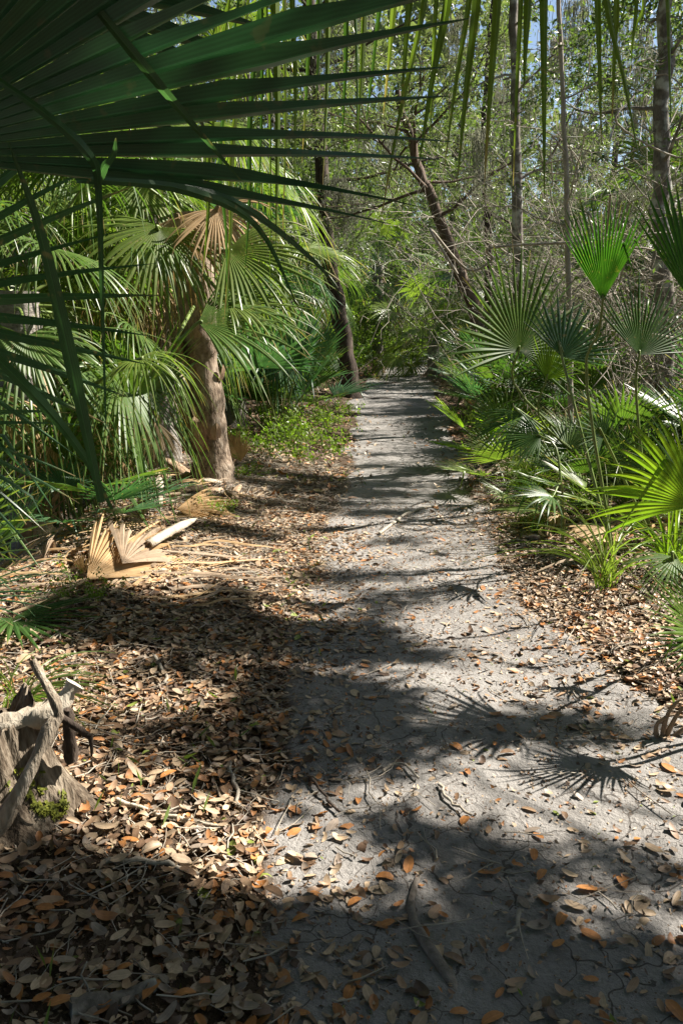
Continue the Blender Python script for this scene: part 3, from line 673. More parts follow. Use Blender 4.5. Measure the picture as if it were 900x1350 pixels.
# ------------------------------------------------------------------ palms and palmettos modelled one by one
def hfrond(root, hub, tip, N, n=28, a0=-100, a1=100, split=.4, droop=.3, mat=None, stalk=None, smat=None, r=.008, **kw):
    o0 = np.array(root.location); h = P(*hub) if len(hub) == 3 else None; t = P(*tip)
    D = t - h; L = np.linalg.norm(D); mb = MB()
    fan(mb, h - o0, D, N, L, n, a0, a1, split, droop, rg=np.random.default_rng(int(abs(hub[0] * 7 + hub[1])) + 3), **kw)
    o = mb.build('frond', mat or M_SABAL, root)
    if stalk is not None:
        st = MB(); pts = spline(np.array([h + D / L * .03] + [h] + [np.asarray(q, float) for q in stalk]) - o0, 14)
        tube(st, pts, np.linspace(r * .7, r * 1.4, 14), 6); st.build('stalk', smat or M_STALK, o)
    return o
def hstrips(root, rows, mat, name='leaflet', nv=(0, -1, .1)):
    o0 = np.array(root.location)
    for pts, w in rows:
        mb = MB(); strip(mb, np.array([P(*q) for q in pts]) - o0, w, nrm(np.array(nv) + rng.normal(0, .25, 3)), .35, 16, rng.random()); mb.build(name, mat, root)

# big dark fan close to the camera, upper left, with the palm it grows on just outside the frame
pb = base_at(-1.9, 1.5, -.05)
near_palm = empty('cabbage_palm', pb, 'huge dark fan frond of a cabbage palm filling the upper left, close to the camera', 'palm')
palm_trunk(near_palm, [(0, 0, 0), (-.05, .03, .9), (-.03, .02, 1.9)], .15, M_PTRUNK, 6)
crown = pb + [0, 0, 1.85]
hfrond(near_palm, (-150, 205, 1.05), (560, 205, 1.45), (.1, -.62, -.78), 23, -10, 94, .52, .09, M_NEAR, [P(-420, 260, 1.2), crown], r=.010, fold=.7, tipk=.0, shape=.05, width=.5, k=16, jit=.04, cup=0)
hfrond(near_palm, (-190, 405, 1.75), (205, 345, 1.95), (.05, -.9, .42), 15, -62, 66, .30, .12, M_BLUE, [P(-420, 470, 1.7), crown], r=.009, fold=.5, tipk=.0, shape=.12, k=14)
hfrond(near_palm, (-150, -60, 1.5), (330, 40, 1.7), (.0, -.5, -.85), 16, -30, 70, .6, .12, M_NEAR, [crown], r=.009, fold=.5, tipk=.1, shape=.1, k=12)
hfrond(near_palm, (-120, 560, 1.9), (110, 650, 2.0), (.1, -.8, .5), 11, -55, 40, .3, .25, M_BLUE, [P(-300, 600, 1.8), crown - [0, 0, .3]], r=.008, fold=.5, tipk=.1, k=12)
for az, el, v in ((2.6, 60, 0), (3.6, 30, 1), (4.3, 15, 2), (3.1, 75, 0)):
    add_frond(near_palm, 'sabal', az, el, .9, M_DARK, True, tuple(crown - pb), v)
hstrips(near_palm, [([(70, -60, 1.0), (180, 75, 1.05), (255, 165, 1.1), (318, 238, 1.15)], .013),
                    ([(134, 662, 1.25), (95, 480, 1.2), (55, 310, 1.15), (12, 188, 1.1)], .023),
                    ([(-60, 420, 1.3), (40, 515, 1.3), (110, 600, 1.35), (158, 692, 1.4)], .019),
                    ([(-40, 80, 1.0), (60, 150, 1.0), (118, 205, 1.02), (130, 250, 1.05), (135, 400, 1.1), (140, 565, 1.12)], .011),
                    ([(128, 250, 1.05), (137, 222, 1.04), (150, 205, 1.03), (153, 182, 1.02)], .012),
                    ([(120, 236, 1.1), (250, 252, 1.2), (340, 300, 1.3), (395, 410, 1.4)], .013),
                    ([(100, 238, 1.1), (220, 246, 1.2), (320, 272, 1.3), (420, 350, 1.5), (455, 400, 1.6)], .013)], M_BLUE)

# leaflets of an overhead frond hanging into the top of the picture
hb = base_at(2.7, 1.15, -.05)
over_palm = empty('cabbage_palm', hb, 'narrow green leaflets of an overhead frond hanging down into the top right', 'palm')
palm_trunk(over_palm, [(0, 0, 0), (.05, 0, 1.6), (.02, .02, 3.2)], .16, M_PTRUNK, 8)
oh = P(735, -330, 2.15)
mb = MB(); tube(mb, spline(np.array([oh, oh + [.5, -.3, .25], hb + [0, 0, 3.1]]) - hb, 14), np.linspace(.008, .018, 14), 6); mb.build('stalk', M_STALK, over_palm)
rows = []
for x0, x1, y1, w, yy in ((560, 500, 300, .016, 2.0), (590, 551, 222, .024, 2.05), (618, 585, 225, .018, 2.3), (628, 602, 245, .025, 2.1), (655, 638, 245, .026, 2.15), (686, 676, 245, .016, 2.4), (695, 690, 120, .024, 2.1), (716, 717, 262, .024, 2.15),
                          (787, 792, 190, .018, 2.2), (798, 843, 218, .022, 2.1), (812, 806, 165, .017, 2.3), (838, 830, 95, .014, 2.5), (879, 884, 175, .018, 2.15), (848, 832, 60, .014, 2.6), (540, 528, 150, .02, 2.2), (575, 566, 190, .014, 2.4)):
    rows.append(([tuple(np.array([735 + (x0 - 735) * .5, -250, yy])), (735 + (x0 - 735) * .92, -120, yy), (x0, 0, yy), ((x0 * .45 + x1 * .55), y1 * .5, yy), (x1, y1, yy)], w))
hstrips(over_palm, rows, M_SABALY)
for az, el, v in ((-1.1, 30, 1), (-.5, 15, 2), (-1.8, 30, 0), (-.2, 60, 1)):
    add_frond(over_palm, 'sabal', az, el, .95, M_SABAL, True, (.02, .02, 3.2), v)

# cabbage palm with the pale trunk, left of the path
tb = S(283, 650, -.05)
left_palm = empty('cabbage_palm', tb, 'short cabbage palm with sunlit pale trunk left of the path', 'palm')
tz = P(262, 425, tb[1])
palm_trunk(left_palm, [(0, 0, 0), (-.03, .0, .5), (-.08, .02, 1.1), tuple(tz - tb), (tz - tb) + [-.06, .05, .9]], .165, M_PTRUNK, 0)
for k in range(9):
    az = k * 2.4 + .4; d = np.array([math.cos(az), math.sin(az), 0]); h0 = .12 + k * .17; q = np.array([-.06 * h0, 0, h0]); b = MB(); strip(b, np.array([q + d * .15, q + d * .175 + [0, 0, .06], q + d * .20 + [0, 0, .12 + .06 * rng.random()]]), .10, d, .4, 6, rng.random(), 1., .4, belly=.6); b.build('leaf_base', M_BOOT, left_palm)
for az, h0, s in ((3.3, .25, 1.2), (3.7, .55, 1.), (2.9, .8, 1.), (3.9, 1.0, .9), (3.4, 1.25, .9), (4.3, .35, .8)):
    b = MB(); d = np.array([math.cos(az), math.sin(az), 0]); q = np.array([-.06 * h0, 0, h0]); strip(b, np.array([q + d * .13, q + d * .19 + [0, 0, .10], q + d * .26 + [0, 0, .24], q + d * (.30 * s) + [0, 0, .40 * s]]), .17, d, .45, 8, rng.random(), 1., .35, belly=.6); b.build('leaf_base', M_BOOT, left_palm)
ct = tz + [-.05, .05, .55]
hfrond(left_palm, (183, 474, tb[1] - 1.9), (275, 482, tb[1] - 2.3), (.1, -.45, .88), 30, -165, 95, .16, 2.6, M_SABALY, [P(120, 510, tb[1] - 1.7), P(60, 558, tb[1] - 1.6), P(-60, 660, tb[1] - 1.6)], r=.016, tipk=.15, k=14, cup=.2, gpow=1.0, shape=.12)
hfrond(left_palm, (262, 425, tb[1] - 1.0), (420, 455, tb[1] - 1.3), (-.1, -.55, .82), 28, -42, 100, .38, 1.25, M_SABAL, [P(232, 450, tb[1] - .9), tz + [0, 0, .2]], r=.014, tipk=.3, k=12, cup=.15)
hfrond(left_palm, (300, 398, tb[1] - .8), (425, 380, tb[1] - .6), (-.2, -.6, .75), 34, -95, 95, .4, 1.0, M_SABALY, [ct], r=.014, tipk=.3, k=12)
hfrond(left_palm, (300, 330, tb[1] - .5), (420, 420, tb[1] - 1.), (-.1, -.7, .7), 28, -55, 95, .38, 1.2, M_SABALY, [ct], r=.014, tipk=.4, k=12)
hfrond(left_palm, (210, 300, tb[1] - .4), (190, 430, tb[1] - .9), (.25, -.8, .5), 36, -100, 100, .4, 1.2, M_SABALY, [ct], r=.014, tipk=.5, k=12)
hfrond(left_palm, (285, 275, tb[1] - .3), (322, 365, tb[1] - .6), (.1, -.9, .4), 32, -95, 95, .38, 1.2, M_DRY, [ct], smat=M_STALKD, r=.014, tipk=.5, k=12)
hfrond(left_palm, (235, 285, tb[1] - .2), (265, 400, tb[1] - .5), (0, -.95, .2), 30, -80, 80, .4, 1.5, M_DRY, [ct], smat=M_STALKD, r=.014, tipk=.5, k=12)
hfrond(left_palm, (205, 555, tb[1] - .3), (212, 640, tb[1] - .4), (0, -.9, .1), 22, -50, 50, .4, 1.2, M_DRYG, [tz - [.1, 0, .1]], smat=M_STALKD, r=.012, tipk=.4, k=12)
for az, el in ((2.2, 45), (3.4, 60), (2.8, 15), (4.0, 30)):
    add_frond(left_palm, 'sabal', az, el, .95, M_SABAL, True, tuple(ct + [0, 0, .3] - tb))

def single(name, label, cat, base, mk, **kw):
    root = empty(name, base, label, cat); mk(root); return root
# fans on the right
b = base_at(2.55, 6.9)
r_ = empty('saw_palmetto', b, 'broad silvery green fan frond in front of the leaning trunk', 'palmetto')
hfrond(r_, (684, 462, 6.6), (706, 322, 6.75), (.5, -.7, .5), 34, -118, 118, .42, .12, M_SABAL, [P(686, 520, 6.75), b], tipk=.05, fold=.5, cup=.12, shape=.15)
hfrond(r_, (720, 500, 6.4), (742, 430, 6.4), (.5, -.8, .3), 20, -70, 60, .42, .1, M_LIME, [P(716, 560, 6.6), b], tipk=.05, fold=.5)
hfrond(r_, (690, 545, 6.6), (640, 600, 6.3), (-.3, -.7, .5), 22, -70, 70, .42, .6, M_DARK, [b], tipk=.1, fold=.5)
hfrond(r_, (655, 560, 6.9), (620, 520, 6.8), (-.3, -.7, .5), 20, -70, 70, .42, .25, M_SABAL, [b], tipk=.1, fold=.5)
b = base_at(1.75, 4.9)
r_ = empty('saw_palmetto', b, 'upright half-folded bright green fan frond on a long bare stalk', 'palmetto')
hfrond(r_, (794, 396, 4.9), (783, 262, 4.95), (-.5, -.84, .1), 22, -38, 27, .56, .0, M_VIVID, [P(788, 440, 4.95), P(772, 500, 5.0), b], tipk=.08, fold=1.0, cup=.1, shape=.1, twist=.2)
hfrond(r_, (740, 470, 5.3), (775, 395, 5.5), (.2, -.7, .6), 20, -80, 80, .42, .1, M_BLUE, [b], tipk=.05, fold=.5)
b = base_at(2.15, 5.4)
r_ = empty('saw_palmetto', b, 'dim green fan frond right of the upright folded fan', 'palmetto')
hfrond(r_, (842, 468, 5.4), (848, 355, 5.6), (.3, -.85, .3), 28, -80, 62, .42, .05, M_DARK, [P(838, 520, 5.4), b], tipk=.05, fold=.5)
hfrond(r_, (795, 575, 5.1), (760, 545, 5.0), (-.2, -.8, .5), 20, -90, 90, .4, .2, M_DARK, [b], tipk=.1)
b = base_at(2.2, 4.3)
r_ = empty('saw_palmetto', b, 'tall bright fan frond cut by the right border of the view', 'palmetto')
hfrond(r_, (912, 400, 4.3), (900, 225, 4.35), (-.5, -.85, .1), 16, -24, 28, .6, .0, M_VIVID, [b], tipk=.0, fold=.7, shape=.1)
b = base_at(1.78, 3.55)
r_ = empty('saw_palmetto', b, 'glowing yellow-green fan frond arching in from the right border', 'palmetto')
hfrond(r_, (915, 668, 3.15), (800, 582, 3.5), (-.75, -.6, .25), 30, -105, 48, .52, .55, M_LIME, [P(925, 720, 3.3), b], tipk=.22, fold=.35, cup=.1, k=14, shape=.12)
hfrond(r_, (890, 735, 3.4), (850, 780, 3.2), (-.3, -.7, .5), 16, -60, 60, .35, .7, M_SABAL, [b], tipk=.2)
hfrond(r_, (905, 640, 3.7), (850, 560, 3.9), (-.3, -.8, .4), 22, -70, 70, .4, .3, M_DARK, [b], tipk=.1)
b = base_at(1.75, 2.75)
r_ = empty('saw_palmetto', b, 'low green palmetto beside the dry curled stem at the right border', 'palmetto')
hfrond(r_, (930, 840, 2.75), (845, 795, 2.65), (-.3, -.5, .8), 20, -75, 60, .4, .25, M_LIME, [b], tipk=.15, k=12)
hfrond(r_, (940, 850, 2.7), (862, 872, 2.6), (-.2, -.5, .8), 20, -70, 70, .4, .3, M_BLUE, [b], tipk=.1, k=12)
hfrond(r_, (935, 800, 2.9), (870, 745, 2.9), (-.3, -.7, .6), 18, -65, 60, .4, .3, M_SABAL, [b], tipk=.2, k=12)
b = base_at(1.5, 5.2)
r_ = empty('saw_palmetto', b, 'low dark fan frond bending over the right margin of the path', 'palmetto')
hfrond(r_, (728, 655, 4.75), (652, 640, 4.6), (-.1, -.3, .95), 18, -75, 70, .35, .9, M_DARK, [P(740, 640, 5.0), b], tipk=.35, k=12, r=.006)
hfrond(r_, (712, 575, 5.6), (650, 570, 5.7), (-.1, -.75, .65), 22, -60, 95, .5, .3, M_DARK, [P(735, 600, 5.5), b], tipk=.2, k=12)
# left foreground fronds entering from the border
b = base_at(-1.75, 3.3)
r_ = empty('saw_palmetto', b, 'green palmetto leaning in from the left border above the dead fronds', 'palmetto')
hfrond(r_, (-55, 745, 3.2), (60, 690, 3.0), (.3, -.6, .7), 20, -50, 85, .3, .25, M_SABAL, [b], tipk=.1, k=12)
hfrond(r_, (-60, 700, 3.4), (40, 620, 3.3), (.3, -.7, .6), 20, -60, 60, .35, .2, M_SABALY, [b], tipk=.1, k=12)
hfrond(r_, (-70, 790, 3.1), (75, 770, 2.9), (.2, -.4, .9), 14, -40, 40, .3, .2, M_BLUE, [b], tipk=.1, k=12)

# dead fronds on the ground
def dead_frond(hub, tip, label, up=False, N=(0, -.4, .9), n=26, a0=-50, a1=50, split=.6, mat=M_DRY, lift=.05, stalk=None, liftt=.03, **kw):
    h = S(*hub, lift); t = S(*tip, liftt) if not up else P(tip[0], tip[1], h[1] - .02); root = empty('dead_frond', h, label, 'dead frond'); D = t - h
    mb = MB(); fan(mb, np.zeros(3), D, N, np.linalg.norm(D), n, a0, a1, split, kw.pop('droop', .12), rg=np.random.default_rng(int(hub[0]) + 9), fold=kw.pop('fold', .6), tipk=kw.pop('tipk', .4), k=14, **kw)
    mb.build('blade', mat, root)
    if stalk is not None:
        st = MB(); tube(st, spline(np.array([S(*q, .03) for q in stalk] + [h]) - h, 10), np.linspace(.012, .008, 10), 5); st.build('stalk', M_STALKD, root)
    return root
dead_frond((118, 806), (300, 735), 'large tan dead fan frond lying collapsed on the left bank', N=(.12, -.42, .9), a0=-14, a1=48, split=.5, n=22, lift=.06, liftt=.05, fold=1.4, droop=.35, shape=.3, twist=1.2, jit=.16, tipk=.5, stalk=[(20, 842), (70, 824)])
dead_frond((165, 790), (228, 722), 'pale upper half of the dead fan, folded over the tan one', N=(.3, -.7, .6), a0=-26, a1=30, split=.6, n=14, lift=.10, liftt=.12, fold=1.3, droop=.7, shape=.2, twist=.8, jit=.12, tipk=.6, mat=M_DRYG)
dead_frond((112, 792), (108, 728), 'orange-tan upright piece of dead frond left of the large tan one', True, N=(-.1, -.95, .2), a0=-45, a1=40, split=.7, n=16, lift=.03, liftt=.18)
dead_frond((170, 805), (330, 722), 'flattened strip of dry frond along the lower edge of the large tan one', a0=-14, a1=14, split=.2, n=16, lift=.03)
dead_frond((78, 745), (40, 690), 'grey withered frond at the left border behind the palmetto leaves', True, N=(.3, -.8, .5), mat=M_DRYG, a0=-45, a1=45, lift=.12)
dead_frond((105, 765), (88, 720), 'small grey curled dead frond left of the tan fronds', True, N=(.2, -.8, .4), mat=M_DRYG, n=14, lift=.05, liftt=.1)
dead_frond((318, 625), (305, 565), 'brown dead fan frond leaning on the base of the pale palm trunk', True, N=(-.2, -.9, .3), mat=M_DRY, n=18, lift=.05, liftt=.3)
q0 = S(872, 970, -.01); mb = MB()
for dx, hh in ((0, 1), (.012, .85), (-.015, .6), (.03, .5)):
    tube(mb, spline(np.array([[dx, 0, 0], [dx * 2 + .005, .0, .06 * hh], [dx * 2.5 + .02, 0, .12 * hh], [dx * 2 + .055, 0, .165 * hh], [dx + .09, .01, .15 * hh]]), 12), np.linspace(.010, .004, 12), 6, caps=True, jag=.3)
o = mb.build('dead_plant', M_DRYG); o.location = q0; tag(o, 'small dry curled plant standing dead at the right border of the path', 'dead plant')
for i, (hx, hy, tx, ty, tag_) in enumerate(((740, 690, 690, 700, 'pale dead frond flat beneath the low dark fan'), (770, 660, 745, 620, 'brown dead frond at the foot of the thin sapling'), (800, 720, 760, 740, 'tan shredded frond lying behind the sunny leaf bank'),
                                            (650, 545, 672, 510, 'drooping tan dead frond at the foot of the leaning trunk'), (618, 560, 622, 515, 'limp straw-coloured frond nearest the path below the leaning trunk'), (775, 560, 745, 540, 'brown dead fan hanging behind the thin sapling'),
                                            (830, 700, 860, 730, 'grey dry frond under the glowing yellow fan'), (700, 610, 720, 640, 'bleached dead frond between the low fans on the right'))):
    dead_frond((hx, hy), (tx, ty), tag_, i in (1, 3, 4, 5), N=(rng.normal(0, .3), -.5, .8), mat=(M_DRY, M_DRYG)[i % 2], n=18, a0=-55, a1=55, lift=(.08, .3)[i in (3, 4, 5)], liftt=.05, tipk=.5, droop=.5)
# broken leaf bases and dry slabs heaped at the palm foot and on the right
def slab(pix, w, label, mat=M_BOOT, dz=(.02, .05), group=None):
    pts = np.array([S(px, py, z) for (px, py), z in zip(pix, np.linspace(dz[0], dz[1], len(pix)))]); o0 = pts[0].copy(); mb = MB()
    strip(mb, pts - o0, w, (rng.normal(0, .3), -.5, .8), .5, 10, rng.random(), 1., .5, belly=.7); o = mb.build('dry_leaf_base', mat); o.location = o0; sm = o.modifiers.new('thickness', 'SOLIDIFY'); sm.thickness = .012
    return tag(o, label, 'leaf base', group)
slab([(208, 692), (210, 688), (213, 684)], .09, 'grey upright slab of dry leaf base left of the palm foot', M_BLEACH, (.02, .22))
slab([(258, 655), (235, 640), (215, 628)], .12, 'brown curled leaf base against the palm foot', dz=(.03, .12))
slab([(290, 664), (268, 668), (245, 671)], .07, 'tan leaf base lying flat in front of the palm foot')
slab([(200, 760), (232, 735), (262, 715)], .06, 'grey dry stalk end on top of the tan dead frond', M_BLEACH, (.1, .12))
for i in range(26):
    px, py = ((rng.uniform(215, 330), rng.uniform(645, 700)) if i < 9 else (rng.uniform(690, 850), rng.uniform(600, 740)))
    a = rng.uniform(0, 6.28); q = rng.uniform(12, 26)
    slab([(px, py), (px + q * math.cos(a), py + q * .35 * math.sin(a)), (px + 2 * q * math.cos(a + .2), py + q * .7 * math.sin(a))], rng.uniform(.05, .1),
         'dry brown leaf base lying among the litter %s' % ('around the pale palm foot' if i < 9 else 'under the right-hand palmettos'), M_BOOT if rng.random() < .6 else M_BLEACH, (.02, .06), 'leaf bases around the pale palm' if i < 9 else 'leaf bases under the right palmettos')

# ------------------------------------------------------------------ tree stump
sb = S(22, 1075); sb = np.array([-1.02, 2.22, float(gz(-1.02, 2.22))])
stump = empty('tree_stump', sb, 'broken mossy tree stump at the left border with a bleached jagged top', 'stump')
nth, nh = 96, 40; th = np.linspace(0, 2 * math.pi, nth, endpoint=False)
topz = .33 + .05 * np.sin(th * 2 + .6) + .05 * np.abs(np.sin(th * 3.5 + 1)) + .03 * fbm(np.cos(th) * 4, np.sin(th) * 4, 3)
rows = []
for j in range(nh):
    t = j / (nh - 1); z = t * topz
    rr = .145 * (1 + .9 * (1 - t) ** 3 * (.45 + .55 * np.maximum(np.sin(th * 2.5 + .9), 0))) * (1 + .10 * np.sin(th * 5 + 2) + .035 * np.sin(th * 17) + .10 * fbm(np.cos(th) * 3 + t * .6, np.sin(th) * 3, 3)) - .02 * t
    rows.append(np.stack([rr * np.cos(th) - .05 * t, rr * np.sin(th), z - .04], -1))
for t in np.linspace(0, 1, 10)[1:]:                       # hollow, splintered inside
    rr = rows[nh - 1][:, :2]; rows.append(np.concatenate([rr * (1 - .85 * t) + np.array([-.05, 0]) * .85 * t, (topz - .04 - .14 * t ** .6 + .02 * fbm(np.cos(th) * 9 + t * 3, np.sin(th) * 9, 2))[:, None]], -1))
V = np.array(rows); K = len(rows); i = np.arange(K - 1)[:, None] * nth; j = np.arange(nth)[None]; j2 = (j + 1) % nth
mb = MB(); mb.add(V.reshape(-1, 3), np.stack([i + j, i + j2, i + nth + j2, i + nth + j], -1).reshape(-1, 4)); mb.build('stump_wood', M_STUMP, stump)
def blob(mb, c, rx, ry, rz, seed=0, n=28, rough=.25, nrmv=None):
    u = np.linspace(0, math.pi, n // 2); v = np.linspace(0, 2 * math.pi, n, endpoint=False); U, Vv = np.meshgrid(u, v, indexing='ij')
    d = 1 + rough * fbm(np.cos(Vv) * np.sin(U) * 2.2 + seed, np.sin(Vv) * np.sin(U) * 2.2 + np.cos(U) * 2 + seed, 3)
    X = np.stack([rx * np.sin(U) * np.cos(Vv) * d, ry * np.sin(U) * np.sin(Vv) * d, rz * np.cos(U) * d], -1) + np.asarray(c)
    k = n // 2; i = np.arange(k - 1)[:, None] * n; j = np.arange(n)[None]; j2 = (j + 1) % n
    mb.add(X.reshape(-1, 3), np.stack([i + j, i + n + j, i + n + j2, i + j2], -1).reshape(-1, 4))
jj = np.arange(nh); TH, TT = np.meshgrid(th, jj / (nh - 1)); ctr = V[:nh].mean(1, keepdims=True)
ddir = V[:nh] - ctr; ddir[..., 2] = 0; ddir = nrm(ddir); thick = .004 + .007 * (fbm(TH * 14, TT * 22, 3) + .5)
W = V[:nh] + ddir * thick[..., None]
cellok = (np.abs((TH + .62 + .9 * (TT - .4) + math.pi) % (2 * math.pi) - math.pi) < .12 + .75 * fbm(TH * 9 + 3, TT * 13, 4)) & (TT > .14) & (TT < .62)
mb = MB(); ii, kk = np.nonzero(cellok[:-1]); k2 = (kk + 1) % nth
mb.add(W.reshape(-1, 3), np.stack([ii * nth + kk, ii * nth + k2, (ii + 1) * nth + k2, (ii + 1) * nth + kk], -1))
q_ = W[ii, kk]; n_ = ddir[ii, kk]
for _ in range(6): leaves(mb, q_ + rng.normal(0, .003, q_.shape), n_ + rng.normal(0, .6, q_.shape), rng.uniform(.005, .012, len(q_)), .5)
mb.build('moss', M_MOSS, stump)
mb = MB(); w = [P(-60, 990, 2.2), P(0, 962, 2.2), P(45, 948, 2.21), P(78, 930, 2.24), P(99, 901, 2.27)]                # bleached broken upper limb
tube(mb, spline(np.array(w) - sb, 14), np.linspace(.05, .024, 14) * (1 + .12 * rng.normal(size=14)), 14, caps=True, jag=.6); mb.build('bleached_limb', M_BLEACH, stump)
fb = P(-6, 1100, 2.0); fk = empty('dead_branch', fb, 'forked grey dead branch leaning against the mossy stump', 'branch')
mb = MB(); tube(mb, spline(np.array([fb, P(35, 1025, 2.02), P(68, 958, 2.08), P(78, 940, 2.1), P(62, 905, 2.12), P(43, 870, 2.14)]) - fb, 22), np.linspace(.021, .012, 22) * (1 + .16 * rng.normal(size=22)), 12, caps=True, jag=.45); mb.build('main_limb', M_DEADW, fk)
mb = MB(); tube(mb, spline(np.array([P(76, 943, 2.1), P(98, 956, 2.12), P(112, 966, 2.14), P(119, 972, 2.14)]) - fb, 10), np.linspace(.012, .008, 10), 8, caps=True, jag=.5)
tube(mb, spline(np.array([P(119, 968, 2.14), P(121, 985, 2.14), P(121, 996, 2.15)]) - fb, 6), np.linspace(.009, .003, 6), 8, caps=True, jag=.2); mb.build('side_limb', M_BARKD, fk)
mb = MB(); tube(mb, spline(np.array([P(90, 935, 2.2), P(92, 970, 2.2), P(94, 1000, 2.22)]) - fb, 8), np.linspace(.014, .024, 8), 10, caps=True, jag=.5); mb.build('prop_limb', M_BARKD, fk)

# ------------------------------------------------------------------ small plants
def grass_tuft(x, y, n, h, label, mat=M_GRASS, group=None, w=.006, arch=1.2, spread=.6, name='grass_tuft', lean=(0, 0)):
    p = base_at(x, y); mb = MB()
    for i in range(n):
        az = rng.uniform(0, 6.28); L = h * rng.uniform(.6, 1.2); d = nrm(np.array([math.cos(az) * spread * rng.random() + lean[0], math.sin(az) * spread * rng.random() + lean[1], 1])); pts = [rng.normal(0, .025, 3) * [1, 1, 0]]
        for k in range(6): pts.append(pts[-1] + d * L / 6); d = nrm(d + np.array([d[0], d[1], 0]) * .25 * arch - np.array([0, 0, .22 * arch]))
        strip(mb, pts, w * rng.uniform(.7, 1.3), (math.cos(az) * .3, -.8, .3), .3, 8, rng.random(), .7, .8)
    o = mb.build(name, mat); o.location = p; return tag(o, label, 'grass', group)
g = base_at(-1.2, 2.5)
grass_tuft(-1.22, 2.75, 34, .46, 'bright arching grass tuft behind the stump at the left border', spread=.7, arch=1.6, lean=(.35, 0))
grass_tuft(-1.16, 2.62, 16, .36, 'thin straw-coloured stems curling over the stump top', M_DRY, w=.004, spread=.8, arch=1.8, lean=(.4, 0))
for k, (px, py, h, n, lab) in enumerate(((622, 565, .75, 26, 'stiff pale sedge clump at the right path edge below the leaning trunk'), (660, 560, .6, 22, 'second sedge clump, right of the stiff pale one'), (705, 585, .8, 30, 'tall grass clump left of the thin sapling'),
                                         (860, 700, .65, 46, 'long grass blades under the glowing yellow fan'), (880, 770, .65, 50, 'grass clump at the right border above the low palmetto'), (830, 640, .6, 40, 'loose grass clump behind the glowing yellow fan'),
                                         (780, 640, .5, 34, 'thin grass clump right of the sapling foot'), (850, 560, .9, 50, 'tall feathery grass at the right border behind the fans'), (890, 580, .9, 50, 'tall feathery grass cut by the right border'))):
    p = G(px, py); grass_tuft(p[0], p[1], n, h, lab, (M_GRASS, M_LIME, M_SABALY)[k % 3], w=.014 if k < 6 else .006, spread=.7)
# green sprigs growing in the litter
mb = MB(); x, y = scatter(11000, 1.2, 12, lambda x, y: np.where((path_mask(x, y) < .4) & (fbm(x * 1.4 + 31, y * 1.1, 2) > .12), 1., .012))
L = rng.uniform(.02, .085, len(x)); leaves(mb, np.stack([x, y, surf(x, y) + .015], -1), np.stack([rng.normal(0, .6, len(x)), rng.normal(0, .6, len(x)), np.ones(len(x)) * .6], -1), L, .16)
gs = mb.build('ground_grass', M_GRASS); tag(gs, 'sparse short green grass sprouting through the leaf litter', 'grass', kind='stuff')
HERB = [shrub_meshes(300 + k, 14, .34, .8, 3, 7, .035, .5, M_STALK, M_SHRUB, r=.003, arch=-.02, sub=1) for k in range(3)]
for k, (px, py, s, lab) in enumerate(((345, 608, 1.2, 'leafy yellow-green weed clump right of the pale palm trunk'), (385, 612, 1.45, 'tallest leafy weed clump at the left path edge'), (420, 590, 1.3, 'yellow-green weed clump nearest the path edge'), (370, 585, 1.5, 'leafy weed clump behind the tallest clump at the left'), (410, 565, 1.4, 'small weed clump beyond the others at the left path edge'),
                                      (435, 560, .8, 'low weed fringe by the dark trunk foot'), (298, 690, .55, 'small green seedling in front of the pale palm'), (112, 820, .5, 'small green seedling beside the dead fronds'), (325, 640, .6, 'weed sprig right of the palm foot'), (700, 700, .5, 'weed sprig at the right path margin'), (445, 545, .9, 'weed tuft beside the dark trunk'))):
    p = S(px, py); shrub(HERB[k % 3], tuple(p), lab, rng.uniform(0, 6), s, name='weed', cat='weed')
BUSH = [shrub_meshes(320 + k, 26, 1.5, .75, 6, 9, .085, .5, M_STALK, M_SHRUB, r=.008, arch=-.02, sub=2) for k in range(2)]
for k, (x, y, s, lab) in enumerate(((.1, 25, 1.25, 'bright green bush left of the path end'), (-1.0, 27, 1.4, 'taller bright bush behind the dark trunk'), (.9, 31, 1.1, 'sunny bush at the very end of the path'), (2.6, 33, 1.2, 'light green bush right of the path end'), (-.6, 21.5, .8, 'low bright bush right behind the dark trunk foot'))):
    shrub(BUSH[k % 2], tuple(base_at(x, y)), lab, k * 1.3, s)

